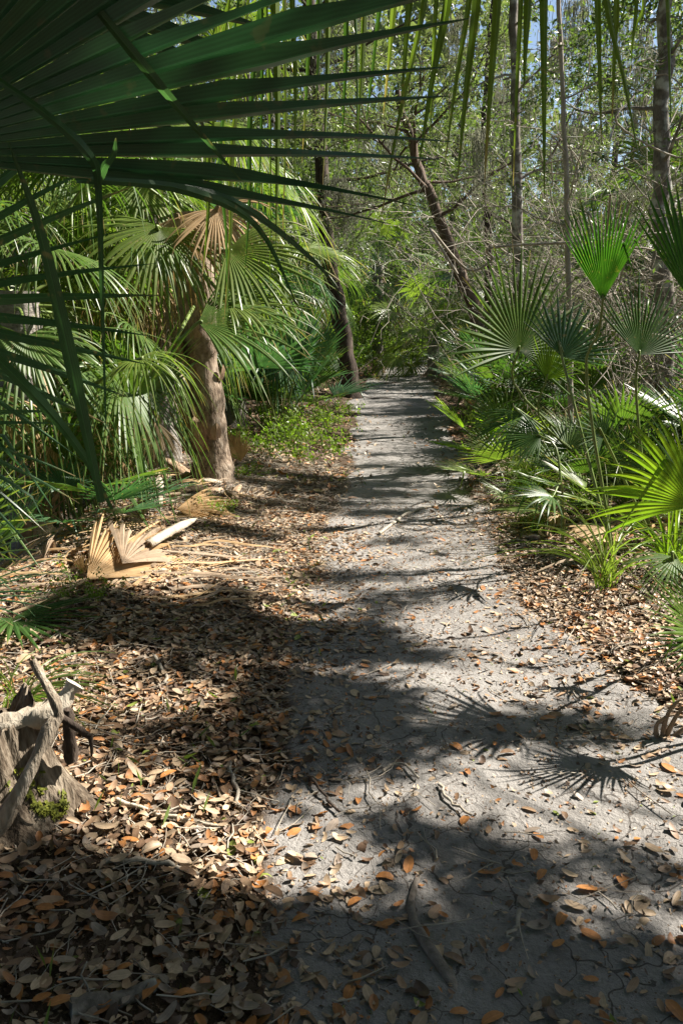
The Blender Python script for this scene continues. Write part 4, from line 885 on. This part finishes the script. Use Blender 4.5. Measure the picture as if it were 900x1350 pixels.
# ------------------------------------------------------------------ cabbage palms of the middle distance and far end
PG = 'cabbage palms lining the path'
for x, y, h, nf, s, els, kind, lab, mat, sk in (
        (1.15, 26, 3.4, 22, 1.25, (-60, 70), 'weeping', 'weeping grey-green cabbage palm over the end of the path', M_SABAL, 8),
        (.0, 31, 3.4, 20, 1.3, (-60, 70), 'weeping', 'cabbage palm with shaggy crown left of the path end', M_BLUE, 8),
        (2.4, 36, 5.5, 20, 1.35, (-60, 70), 'weeping', 'tall pale cabbage palm beyond the path end', M_SABAL, 6),
        (-1.2, 22, 3.0, 20, 1.2, (-50, 70), 'weeping', 'drooping cabbage palm left behind the dark trunk', M_SABAL, 6),
        (-1.55, 11.5, 2.2, 18, 1.0, (-40, 75), 'sabal', 'dark blue-green cabbage palm between pale palm and dark trunk', M_BLUE, 4),
        (-2.7, 9.4, 1.9, 22, 1.1, (-50, 75), 'weeping', 'shaggy cabbage palm in the shade behind the pale palm trunk', M_SABAL, 10),
        (-3.6, 7.2, 2.5, 22, 1.1, (-60, 70), 'weeping', 'cabbage palm with hanging fronds at the left border', M_SABALY, 8),
        (-2.5, 6.3, 2.1, 20, .95, (-60, 60), 'weeping', 'cabbage palm with strap-like leaflets hanging before the left shade', M_SABAL, 6),
        (-1.9, 8.4, 3.0, 18, 1.1, (-60, 60), 'weeping', 'tall cabbage palm above the pale palm trunk', M_SABALY, 8),
        (-4.2, 11, 3.0, 20, 1.2, (-50, 70), 'weeping', 'cabbage palm deep in the left thicket', M_SABAL, 6),
        (-3.3, 15, 4.2, 20, 1.2, (-50, 70), 'weeping', 'tall cabbage palm far back in the left thicket', M_SABAL, 6),
        (3.9, 21, 2.4, 18, 1.1, (-30, 75), 'sabal', 'cabbage palm right of the path behind the leaning trunk', M_SABAL, 4),
        (2.7, 24, 1.2, 16, 1.1, (-10, 75), 'sabal', 'trunkless young cabbage palm with a shining fan near the path end', M_SABALY, 2),
        (6.5, 17, 3.5, 18, 1.2, (-40, 70), 'sabal', 'cabbage palm deep in the right-hand thicket', M_SABAL, 5),
        (-6.5, 17, 4., 18, 1.2, (-40, 70), 'weeping', 'cabbage palm farthest left in the distance', M_SABAL, 5)):
    sabal(x, y, h, nf, s, mat, lab, None, els, kind, near=y < 9, trunk_mat=M_PTRUNKG, skirt=sk, r=.17)

# ------------------------------------------------------------------ saw palmettos of the undergrowth
def row(pts, side):
    for i, (x, y, nf, s) in enumerate(pts):
        mat = (M_BLUE, M_DARK, M_SABAL)[i % 3] if side == 'left' else (M_SABAL, M_DARK, M_BLUE)[i % 3]
        palmetto(x, y, nf, s, mat, '%s saw palmetto back from the camera along the %s path margin' % (ORD[i], side), 'saw palmettos along the %s path margin' % side, dead=1 if i % 2 else 0)
def edge_x(y, side): return float(np.interp(y, ey, exl if side == 'left' else exr))
rowR = []
for i, y in enumerate(np.concatenate([np.linspace(9.6, 14.2, 6), np.linspace(15.5, 30, 9)])):
    rowR.append((edge_x(y, 'right') + .75 + .35 * rng.random() + (.35 if y < 10 else 0), y, 8 + rng.integers(0, 4), .9 + .5 * rng.random()))
rowL = []
for i, y in enumerate(np.concatenate([np.linspace(10.2, 15.5, 6), np.linspace(17, 30, 8)])):
    rowL.append((edge_x(y, 'left') - .8 - .5 * rng.random(), y, 8 + rng.integers(0, 4), .9 + .5 * rng.random()))
row(rowR, 'right'); row(rowL, 'left')
for k in range(46):
    side = 'right' if k % 2 else 'left'; y = rng.uniform(5.5, 30)
    d = rng.uniform(1.7, 2.2 + .42 * y) if y > 8 else rng.uniform(1.8, 3.)
    x = edge_x(y, side) + (d if side == 'right' else -d)
    palmetto(x, y, 8, rng.uniform(.9, 1.5), (M_SABAL, M_DARK, M_BLUE)[k % 3], 'saw palmetto deep in the tangled undergrowth on the %s' % side, 'saw palmettos deep in the %s undergrowth' % side, near=False, dead=k % 2)

# ------------------------------------------------------------------ bare thicket, vines and moss on the right and above
THK = [shrub_meshes(340 + k, 13, 2.6, .4, 6, (0, 3, 1, 5)[k], .05, .45, M_TWIG, M_OAK, r=.010, arch=-.04, wander=.22, sub=3) for k in range(4)]
th_pts = [(3.5, 8.4, 1.1), (4.3, 9.6, 1.4), (3.5, 10.2, 1.2), (5.2, 10.5, 1.5), (4.1, 12, 1.4), (6, 13, 1.8), (4.8, 14.5, 1.8), (3.9, 15.5, 1.6), (7.2, 15.5, 2.0), (5.6, 17, 2.0), (4.4, 18.5, 2.0), (6.8, 20, 2.2), (5., 25, 2.4), (-4.5, 13, 1.8), (-5.5, 22, 2.2), (3.4, 22, 1.6)]
for k, (x, y, s) in enumerate(th_pts):
    shrub(THK[k % 4], tuple(base_at(x, y)), 'tangled shrub of bare pale twigs in the %s thicket' % ('right-hand' if x > 0 else 'left-hand'), k * 1.7, s, 'tangled twig shrubs on the %s' % ('right' if x > 0 else 'left'), 'twiggy_shrub')
for k in range(22):                                        # vines looping through the thicket
    y = rng.uniform(7, 12); x = rng.uniform(.33, .46) * y; z = CAM_H + y * rng.uniform(.02, .22); n = 6
    pts = np.array([[x, y, z]]) + np.cumsum(rng.normal(0, .33, (n, 3)) * [1.2, .6, .8], 0); o0 = pts[0].copy(); mb = MB(); r = rng.uniform(.006, .014)
    tube(mb, spline(pts - o0, 26), r, 6); o = mb.build('vine', M_TWIG); o.location = o0; tag(o, 'pale woody vine looping through the twig tangle on the right', 'vine', 'woody vines in the right thicket')
def moss_mesh(seed):
    rg = np.random.default_rng(seed); mb = MB()
    for i in range(70):
        L = rg.uniform(.35, 1.2); p = np.array([rg.normal(0, .16), rg.normal(0, .12), rg.uniform(-.1, .05)]); k = 9
        pts = p + np.stack([np.cumsum(rg.normal(0, .016, k)), np.cumsum(rg.normal(0, .016, k)), -np.linspace(0, L, k)], -1)
        tube(mb, pts, np.linspace(.006, .002, k), 3, rnd=rg.random())
        m = 16; q = pts[rg.integers(0, k, m)]; leaves(mb, q, rg.normal(0, 1, (m, 3)) + [0, 0, -1], .07, .12, rg)
    return mb.mesh('spanish_moss', M_MOSSH)
MOSS = [moss_mesh(500 + k) for k in range(3)]
for k in range(34):
    y = rng.uniform(13, 26); u = rng.uniform(.13, .42) if k % 4 else rng.uniform(-.02, .06); x = u * y; y = y if k % 4 else max(y, 17.); z = CAM_H + y * rng.uniform(.14, .36)
    o = link('spanish_moss', MOSS[k % 3], None, (x, y, z), rng.uniform(0, 6), rng.uniform(.7, 1.3)); tag(o, 'grey-green hank of hanging moss in the canopy right of the path', 'moss', 'hanks of moss in the canopy')

# ------------------------------------------------------------------ forest behind
def trunk_pts(rg, h, lean): return np.array([[0, 0, 0], [lean * .2 + rg.normal(0, .1), rg.normal(0, .1), h * .3], [lean * .55, rg.normal(0, .2), h * .6], [lean, rg.normal(0, .3), h]])
rg_ = np.random.default_rng(77)
FT = [tree_meshes(601, trunk_pts(rg_, 9, .8), .20, .05, 16, 3.6, 6, 6, 'o', 24, .12, .42, t0=.18, matw=M_BARKG, matl=M_OAK, sprayw=.16),
      tree_meshes(602, trunk_pts(rg_, 8, -.7), .15, .04, 18, 3.0, 7, 6, 'n', 30, .13, .2, t0=.15, matw=M_BARKD, matl=M_CEDAR, sprayw=.15, droop=-.06),
      tree_meshes(603, trunk_pts(rg_, 10, .3), .22, .05, 15, 3.4, 6, 6, 'o', 24, .12, .42, t0=.22, matw=M_BARKD, matl=M_OAK, sprayw=.16),
      tree_meshes(604, trunk_pts(rg_, 7, 1.2), .13, .04, 14, 2.8, 6, 6, 'n', 12, .11, .24, t0=.15, matw=M_BARKG, matl=M_CEDAR, sprayw=.14, droop=-.05)]
f_pts = [(-2.8, 20, 1.), (-5, 19, 1.1), (-8, 22, 1.2), (-1.6, 29, 1.1), (-4.5, 27, 1.2), (-7.5, 30, 1.3), (-11, 28, 1.3), (.8, 37, 1.1), (-2.4, 38, 1.3), (-6, 39, 1.4), (-10, 40, 1.4), (-15, 38, 1.4), (4.2, 27, .9), (8.6, 25, 1.1), (4.6, 34, 1.2), (9, 34, 1.3), (3., 42, 1.3), (7.5, 42, 1.4), (12.5, 40, 1.4), (17, 39, 1.4), (8.2, 17.5, .8), (-4.6, 14, .85), (-7, 13, .9), (1.6, 46, 1.4), (-1, 50, 1.5), (4.4, 50, 1.5), (-4.4, 12.2, .7), (2.6, 38, 1.), (1.0, 44, 1.1), (9.6, 36, 1.1), (-.9, 33, .9), (11, 30, 1.)]
for k, (x, y, s) in enumerate(f_pts):
    kd = k % 4
    tree(FT[kd], tuple(base_at(x, y, -.05)), '%s in the forest %s' % (('leafy broad-crowned tree', 'feathery dark-barked tree', 'tall dark-barked leafy tree', 'sparse feathery grey tree')[kd], 'left of the path' if x < edge_x(y, 'left') else ('right of the path' if x > edge_x(y, 'right') else 'beyond the path end')), k * 2.1, s,
         '%s %s' % (('broad leafy forest trees', 'feathery dark forest trees', 'tall leafy forest trees', 'sparse grey forest trees')[kd], 'left' if x < edge_x(y, 'left') else ('right' if x > edge_x(y, 'right') else 'ahead')))
mb = MB(); n = 90000; a = rng.uniform(-1.0, 1.0, n); rr = rng.uniform(52, 64, n); x = rr * np.sin(a); y = rr * np.cos(a); z = 25 * rng.random(n) ** 1.1
k = fbm(x * .22, z * .3 + y * .1, 3) > -.2 + .012 * z / 4
leaves(mb, np.stack([x, y, z], -1)[k], rng.normal(0, 1, (k.sum(), 3)), rng.uniform(.4, .95, k.sum()), .55)
for i in range(60):
    a_ = rng.uniform(-1.1, 1.1); r_ = rng.uniform(53, 62); b_ = np.array([r_ * math.sin(a_), r_ * math.cos(a_), -.2]); tube(mb, np.array([b_, b_ + [rng.normal(0, .5), 0, 7], b_ + [rng.normal(0, 1), 0, 15]]), [.25, .2, .1], 6, mat=1)
ff = mb.build('far_forest', [M_CEDAR, M_BARKD]); tag(ff, 'distant green woodland closing off the view behind everything', 'forest', kind='stuff')

# ------------------------------------------------------------------ oaks to the right that shade the path
SHADE = [  # photo outlines of the shaded ground
    [(0, 1120), (180, 1165), (330, 1195), (420, 1170), (480, 1205), (560, 1150), (620, 1230), (680, 1130), (720, 1185), (760, 1240), (820, 1225), (900, 1228), (900, 1420), (0, 1420)],
    [(60, 835), (200, 800), (330, 800), (400, 830), (330, 880), (310, 905), (200, 905), (90, 890)],
    [(320, 880), (400, 875), (560, 905), (720, 930), (860, 955), (780, 968), (640, 965), (560, 995), (480, 1012), (400, 1010), (330, 960)],
    [(110, 958), (330, 950), (400, 1010), (470, 1050), (380, 1042), (200, 1012), (110, 1002)],
    [(480, 1060), (620, 1085), (760, 1120), (700, 1125), (560, 1100)],
    [(770, 1085), (900, 1150), (900, 1175), (800, 1125)], [(640, 1110), (690, 1115), (720, 1180), (660, 1180)]]
def inpoly(x, y, poly):
    c = np.zeros(len(x), bool); n = len(poly)
    for i in range(n):
        x1, y1 = poly[i]; x2, y2 = poly[(i + 1) % n]
        k = ((y1 > y) != (y2 > y)) & (x < (x2 - x1) * (y - y1) / (y2 - y1 + 1e-9) + x1); c ^= k
    return c
LIT = [[(560, 985), (640, 972), (900, 975), (900, 1080), (780, 1085), (620, 1075), (500, 1040)], [(640, 770), (870, 760), (880, 885), (760, 890), (640, 865), (520, 845), (520, 800)], [(100, 908), (310, 912), (325, 948), (110, 952)], [(110, 1020), (440, 1050), (480, 1130), (400, 1160), (170, 1150), (60, 1110)]]
SP = [[tuple(G(*q)[:2]) for q in pl] for pl in SHADE]
SL = [[tuple(G(*q)[:2]) for q in pl] for pl in LIT]
def shade_at(x, y):
    s = np.zeros(len(x), bool)
    for pl, w_ in zip(SP, (1, .26, .72, .3, .9, 1, 1)): s |= inpoly(x, y, pl) & (rng.random(len(x)) < w_)
    band = fbm(x * .5 + 40, y * 3.4 + 11, 3) > .065
    s |= band & (y > 3.5) & (y < 17)
    for pl in SL: s &= ~inpoly(x, y, pl)
    s |= (y < 1.6) & (y > .2) & (x > -1.6)
    s |= (x < -1.86 + .4 * fbm(x * 3, y * 4.1, 2)) & (y > -.4) & (y < 1.7)
    s &= (x > -1.6) | (y < 1.7)
    return s
SUNNY = [(P(690, 390, 6.6), .55), (P(785, 335, 4.95), .35), (P(850, 630, 3.4), .25), (P(850, 420, 5.5), .3), (P(250, 490, 5.6), .6), (P(345, 450, 6.4), .6), (P(215, 745, 4.4), .35), (P(280, 560, 7.3), .4), (P(400, 590, 9.5), .95)]
def shade_tree(base, hr, ybounds, n, label, seed, leaf=.085, xb=(-3.1, 2.2)):
    rg = np.random.default_rng(seed); x = rg.uniform(*xb, n); y = rg.uniform(*ybounds, n); k = shade_at(x, y); x, y = x[k], y[k]; m = len(x)
    for (q_, r_) in SUNNY:
        g_ = q_ - SUN * (q_[2] / SUN[2]); k = np.hypot(x - g_[0], y - g_[1]) > r_; x, y = x[k], y[k]
    m = len(x)
    h = rg.uniform(*hr, m) + .5 * fbm(x * 1.5, y * 1.5, 2); C = np.stack([x, y, 0 * x], -1) + SUN * (h / SUN[2])[:, None]
    root = empty('oak_tree', base_at(*base, -.05), label, 'tree'); o0 = np.array(root.location); lf, br, tr = MB(), MB(), MB()
    q = 13; pos = np.repeat(C, q, 0) + rg.normal(0, .055, (m * q, 3)); leaves(lf, pos - o0, rg.normal(0, 1, (m * q, 3)), leaf * rg.uniform(.7, 1.3, m * q), .42, rg)
    top = C.mean(0) - o0; top = np.array([top[0] * .35, top[1] * .6, C[:, 2].min() - .3]); T = spline(np.array([[0, 0, 0], top * .5 + [.15, 0, 0], top]), 16); tube(tr, T, np.linspace(.26, .15, 16), 12, jag=.12)
    for c in C[rg.choice(m, min(m, 26), False)]:
        s = T[rg.integers(8, 16)]; e = c - o0; mid = (s + e) / 2 + rg.normal(0, .12, 3) + [0, 0, .15]; tube(br, spline(np.array([s, mid, e]), 10), np.linspace(.018, .004, 10), 5)
    tr.build('trunk', M_BARKG, root); br.build('branches', M_BARKG, root); lf.build('crown', M_OAKD if seed == 811 else M_OAK, root)
shade_tree((5.4, .6), (3.6, 5.4), (-.4, 3.9), 14000, 'spreading live oak beside the camera whose crown shades the foreground', 811)
shade_tree((8.6, 8.2), (5.0, 7.0), (3.5, 12.5), 6000, 'live oak on the right whose branches throw bands of shade', 812, .075, (-1.7, .65))

# ------------------------------------------------------------------ unseen canopy added overhead and behind the camera to block sky light
def added_canopy(base, cx, cy, rx, ry, z0, z1, n, label, seed):
    rg = np.random.default_rng(seed); root = empty('oak_tree', base_at(*base, -.05), label, 'tree'); o0 = np.array(root.location); lf, br, tr = MB(), MB(), MB()
    a = rg.uniform(0, 6.283, n); q = np.sqrt(rg.random(n)); C = np.stack([cx + rx * q * np.cos(a), cy + ry * q * np.sin(a), rg.uniform(z0, z1, n)], -1); m = 8
    leaves(lf, np.repeat(C, m, 0) + rg.normal(0, .16, (n * m, 3)) - o0, rg.normal(0, 1, (n * m, 3)), .17 * rg.uniform(.6, 1.3, n * m), .45, rg)
    top = np.array([(cx - base[0]) * .3, (cy - base[1]) * .3, z0 - 1.]); T = spline(np.array([[0, 0, 0], top * .5 + [.2, 0, 0], top]), 16); tube(tr, T, np.linspace(.32, .2, 16), 12, jag=.12)
    for c in C[rg.choice(n, 40, False)]:
        s_ = T[rg.integers(9, 16)]; e = c - o0; tube(br, spline(np.array([s_, (s_ + e) / 2 + rg.normal(0, .3, 3) + [0, 0, .4], e]), 10), np.linspace(.07, .012, 10), 5)
    tr.build('trunk', M_BARKG, root); br.build('branches', M_BARKG, root); lf.build('crown', M_OAK, root)
added_canopy((-4.5, -1.5), -1.6, -1.2, 4.0, 3.8, 5.4, 7.5, 6000, 'unseen oak crown added left of and behind the camera to block sky light', 901)
added_canopy((2.6, -4.5), 1.2, -4.6, 4.8, 3.2, 2.6, 7.0, 6500, 'unseen big oak added behind the camera to block sky light', 902)
added_canopy((-6.2, 5.5), -3.2, 6.6, 3.6, 3.6, 6.6, 9.0, 4500, 'unseen tall oak added on the left to block sky light over the pale palm', 903)
added_canopy((-7.5, 11.5), -4.0, 13.5, 4.2, 4.0, 8.4, 11.5, 3600, 'unseen tall oak added in the left thicket to block sky light over the far path', 904)

for k, (x, y, sc_, lab) in enumerate(((-3.2, -6.5, .55, 'unseen small leafy tree added behind the camera on the left to block low sky'), (2.5, -7.5, .6, 'unseen small dark tree added behind the camera to block low sky'), (6.2, -4, .42, 'unseen small leafy tree added behind the camera on the right to block low sky'), (7.2, .2, .36, 'unseen low bushy tree added far right of the camera to block low sky'),
                                      (8.2, 3.8, .40, 'unseen low leafy tree added out right behind the palmettos to block low sky'), (9.5, 8.5, .45, 'unseen low feathery tree added out right by the second oak to block low sky'), (-6, -1, .6, 'unseen small tree added left of the camera to block low sky'), (6.8, -1.8, .45, 'unseen second bushy tree added out right of the camera to block low sky'), (7.0, 2.0, .40, 'unseen third bushy tree added out right of the camera to block low sky'), (8.8, -.6, .55, 'unseen taller tree added behind the bushy trees on the right to block low sky'), (9.8, 2.2, .6, 'unseen leafy tree added behind the taller one on the right to block low sky'), (7.6, -6.2, .6, 'unseen tree added behind the camera far on the right to block low sky'), (5, -7.5, .6, 'unseen tree added half right behind the camera to block low sky'), (8.0, 6.0, .40, 'unseen low tree added beside the second oak to block low sky'), (-.5, -7.8, .55, 'unseen tree added right behind the camera on the path side to block low sky'), (-5.5, -5, .6, 'unseen tree added behind the camera far on the left to block low sky'))):
    tree(FT[(0, 2)[k % 2]], tuple(base_at(x, y, -.05)), lab, k * 1.9, sc_)  # unseen trees added around the camera to keep low sky light off the ground
OV = base_at(-2.9, 2.4, -.05)
over2 = empty('cabbage_palm', OV, 'thin vertical leaflets hanging behind the huge dark fan at the upper left', 'palm')
palm_trunk(over2, [(0, 0, 0), (.1, 0, 2.), (.3, .1, 4.4)], .16, M_PTRUNK, 0)
for i_, (x0, x1, y0, y1, w, yy) in enumerate(((362, 364, -60, 335, .040, 3.2), (345, 340, -60, 300, .02, 3.3), (384, 388, -60, 265, .022, 3.1), (408, 398, -60, 215, .024, 3.4), (432, 425, -60, 250, .03, 3.3), (455, 450, -60, 205, .024, 3.1), (480, 470, -60, 195, .03, 3.2), (503, 480, -60, 178, .022, 3.4), (520, 505, -60, 152, .028, 3.2),
                                              (330, 322, 150, 372, .02, 3.4), (306, 296, 200, 420, .022, 3.5), (290, 300, 200, 410, .018, 3.2), (275, 268, 200, 360, .022, 3.4), (420, 416, -60, 150, .03, 3.6), (350, 356, -60, 380, .016, 3.5), (465, 470, -60, 240, .018, 3.6), (375, 372, 0, 330, .016, 3.3))):
    hstrips(over2, [([(x0 * .8 + 85, y0 - 220, yy), (x0, y0, yy), ((x0 + x1) / 2 + 3, (y0 + y1) / 2, yy), (x1, y1, yy)], w)], M_SABALY if i_ % 2 == 0 else M_DARK)
st = MB(); q0 = P(430, -290, 3.3); tube(st, spline(np.array([q0 + [.5, .1, -.15], q0, OV + [.3, .1, 4.3]]) - OV, 12), np.linspace(.008, .02, 12), 6); st.build('stalk', M_STALK, over2)
for az, el, v in ((2.6, 30, 0), (3.6, 45, 1), (-1.6, 15, 2)): add_frond(over2, 'sabal', az, el, 1., M_SABAL, True, (.3, .1, 4.4), v)

# ------------------------------------------------------------------ low filling growth on the right bank
for k, (x, y, nf, sc_, m_, lab) in enumerate(((2.05, 5.6, 7, .75, M_SABALY, 'low yellow-green palmetto in front of the dim green fan'), (2.0, 6.4, 8, .8, M_SABAL, 'low palmetto right of the thin sapling'), (1.62, 7.4, 8, .75, M_SABALY, 'low bright palmetto left of the thin sapling'), (1.75, 8.6, 8, .85, M_LIME, 'bright young palmetto under the broad silvery fan'), (2.7, 7.6, 8, .95, M_SABAL, 'palmetto behind the thin sapling stem'), (-1.95, 3.9, 7, .7, M_DARK, 'dark palmetto behind the grey withered frond at the left border'), (-1.75, 5.3, 7, .7, M_BLUE, 'low blue-green palmetto left of the pale palm foot'))):
    palmetto(x, y, nf, sc_, m_, lab, None, (15, 65), True, dead=k % 2)
for k in range(34):
    y = rng.uniform(4.4, 10); x = float(np.interp(y, ey, exr)) + rng.uniform(.4, 1.9)
    grass_tuft(x, y, 44, rng.uniform(.35, .9), 'tuft of long green grass blades among the palmettos on the right bank', (M_GRASS, M_LIME, M_SABALY)[k % 3], 'grass tufts on the right bank', w=.008, spread=.8)

added_canopy((-6.6, 8.2), 1.2, 6.8, 3.0, 6.4, 10.5, 12.5, 7000, 'unseen tall oak, high crown added across the path to block sky light', 905)  # out-of-view crown added high up to deepen the shade on the path

# ------------------------------------------------------------------ long dry leaflets shed by the palms
def dry_strips(n, box, ang, lab, grp, L=(.35, .9)):
    for i in range(n):
        p = S(rng.uniform(box[0], box[2]), rng.uniform(box[1], box[3])); a = rng.normal(*ang); Ln = rng.uniform(*L); t = np.linspace(-.5, .5, 6)
        X = p[0] + np.cos(a) * t * Ln + rng.normal(0, .02, 6); Y = p[1] + np.sin(a) * t * Ln + rng.normal(0, .02, 6); Z = surf(X, Y) + .02 + .05 * rng.random() * (1 - (2 * t) ** 2) + rng.uniform(0, .025)
        mb = MB(); strip(mb, np.stack([X, Y, Z], -1) - p, rng.uniform(.012, .032), (rng.normal(0, .4), -.3, .9), .45, 12, rng.random()); o = mb.build('dry_leaflet', M_DRY if rng.random() < .55 else M_DRYG); o.location = p
        tag(o, lab, 'dead leaflet', grp)
dry_strips(42, (10, 705, 330, 815), (.45, .35), 'long dry palm leaflet lying among the dead fronds on the left bank', 'dry leaflets on the left bank')
dry_strips(34, (660, 590, 860, 760), (1.2, .9), 'dry palm leaflet lying under the palmettos on the right bank', 'dry leaflets on the right bank', (.25, .6))
for k, (hx, hy, tx, ty, up_, mt, lab) in enumerate(((62, 780, 10, 745, False, M_DRYG, 'flat grey dead frond by the left border in front of the withered one'), (190, 720, 150, 690, False, M_DRYG, 'grey dead frond half hidden behind the large tan one'), (235, 700, 330, 690, False, M_DRY, 'thin tan dead frond lying between the palm foot and the path'), (30, 700, 70, 640, True, M_DRY, 'tan dead frond leaning in the dark gap at the left border'))):
    dead_frond((hx, hy), (tx, ty), lab, up_, N=(rng.normal(0, .3), -.6, .7), mat=mt, n=16, a0=-45, a1=45, lift=.07, liftt=.05, tipk=.6, droop=.5, twist=.9, jit=.15, fold=1.)

dry_strips(16, (228, 638, 345, 672), (.2, .9), 'short dry palm leaflet lying around the pale palm foot', 'dry leaflets around the pale palm foot', (.2, .5))
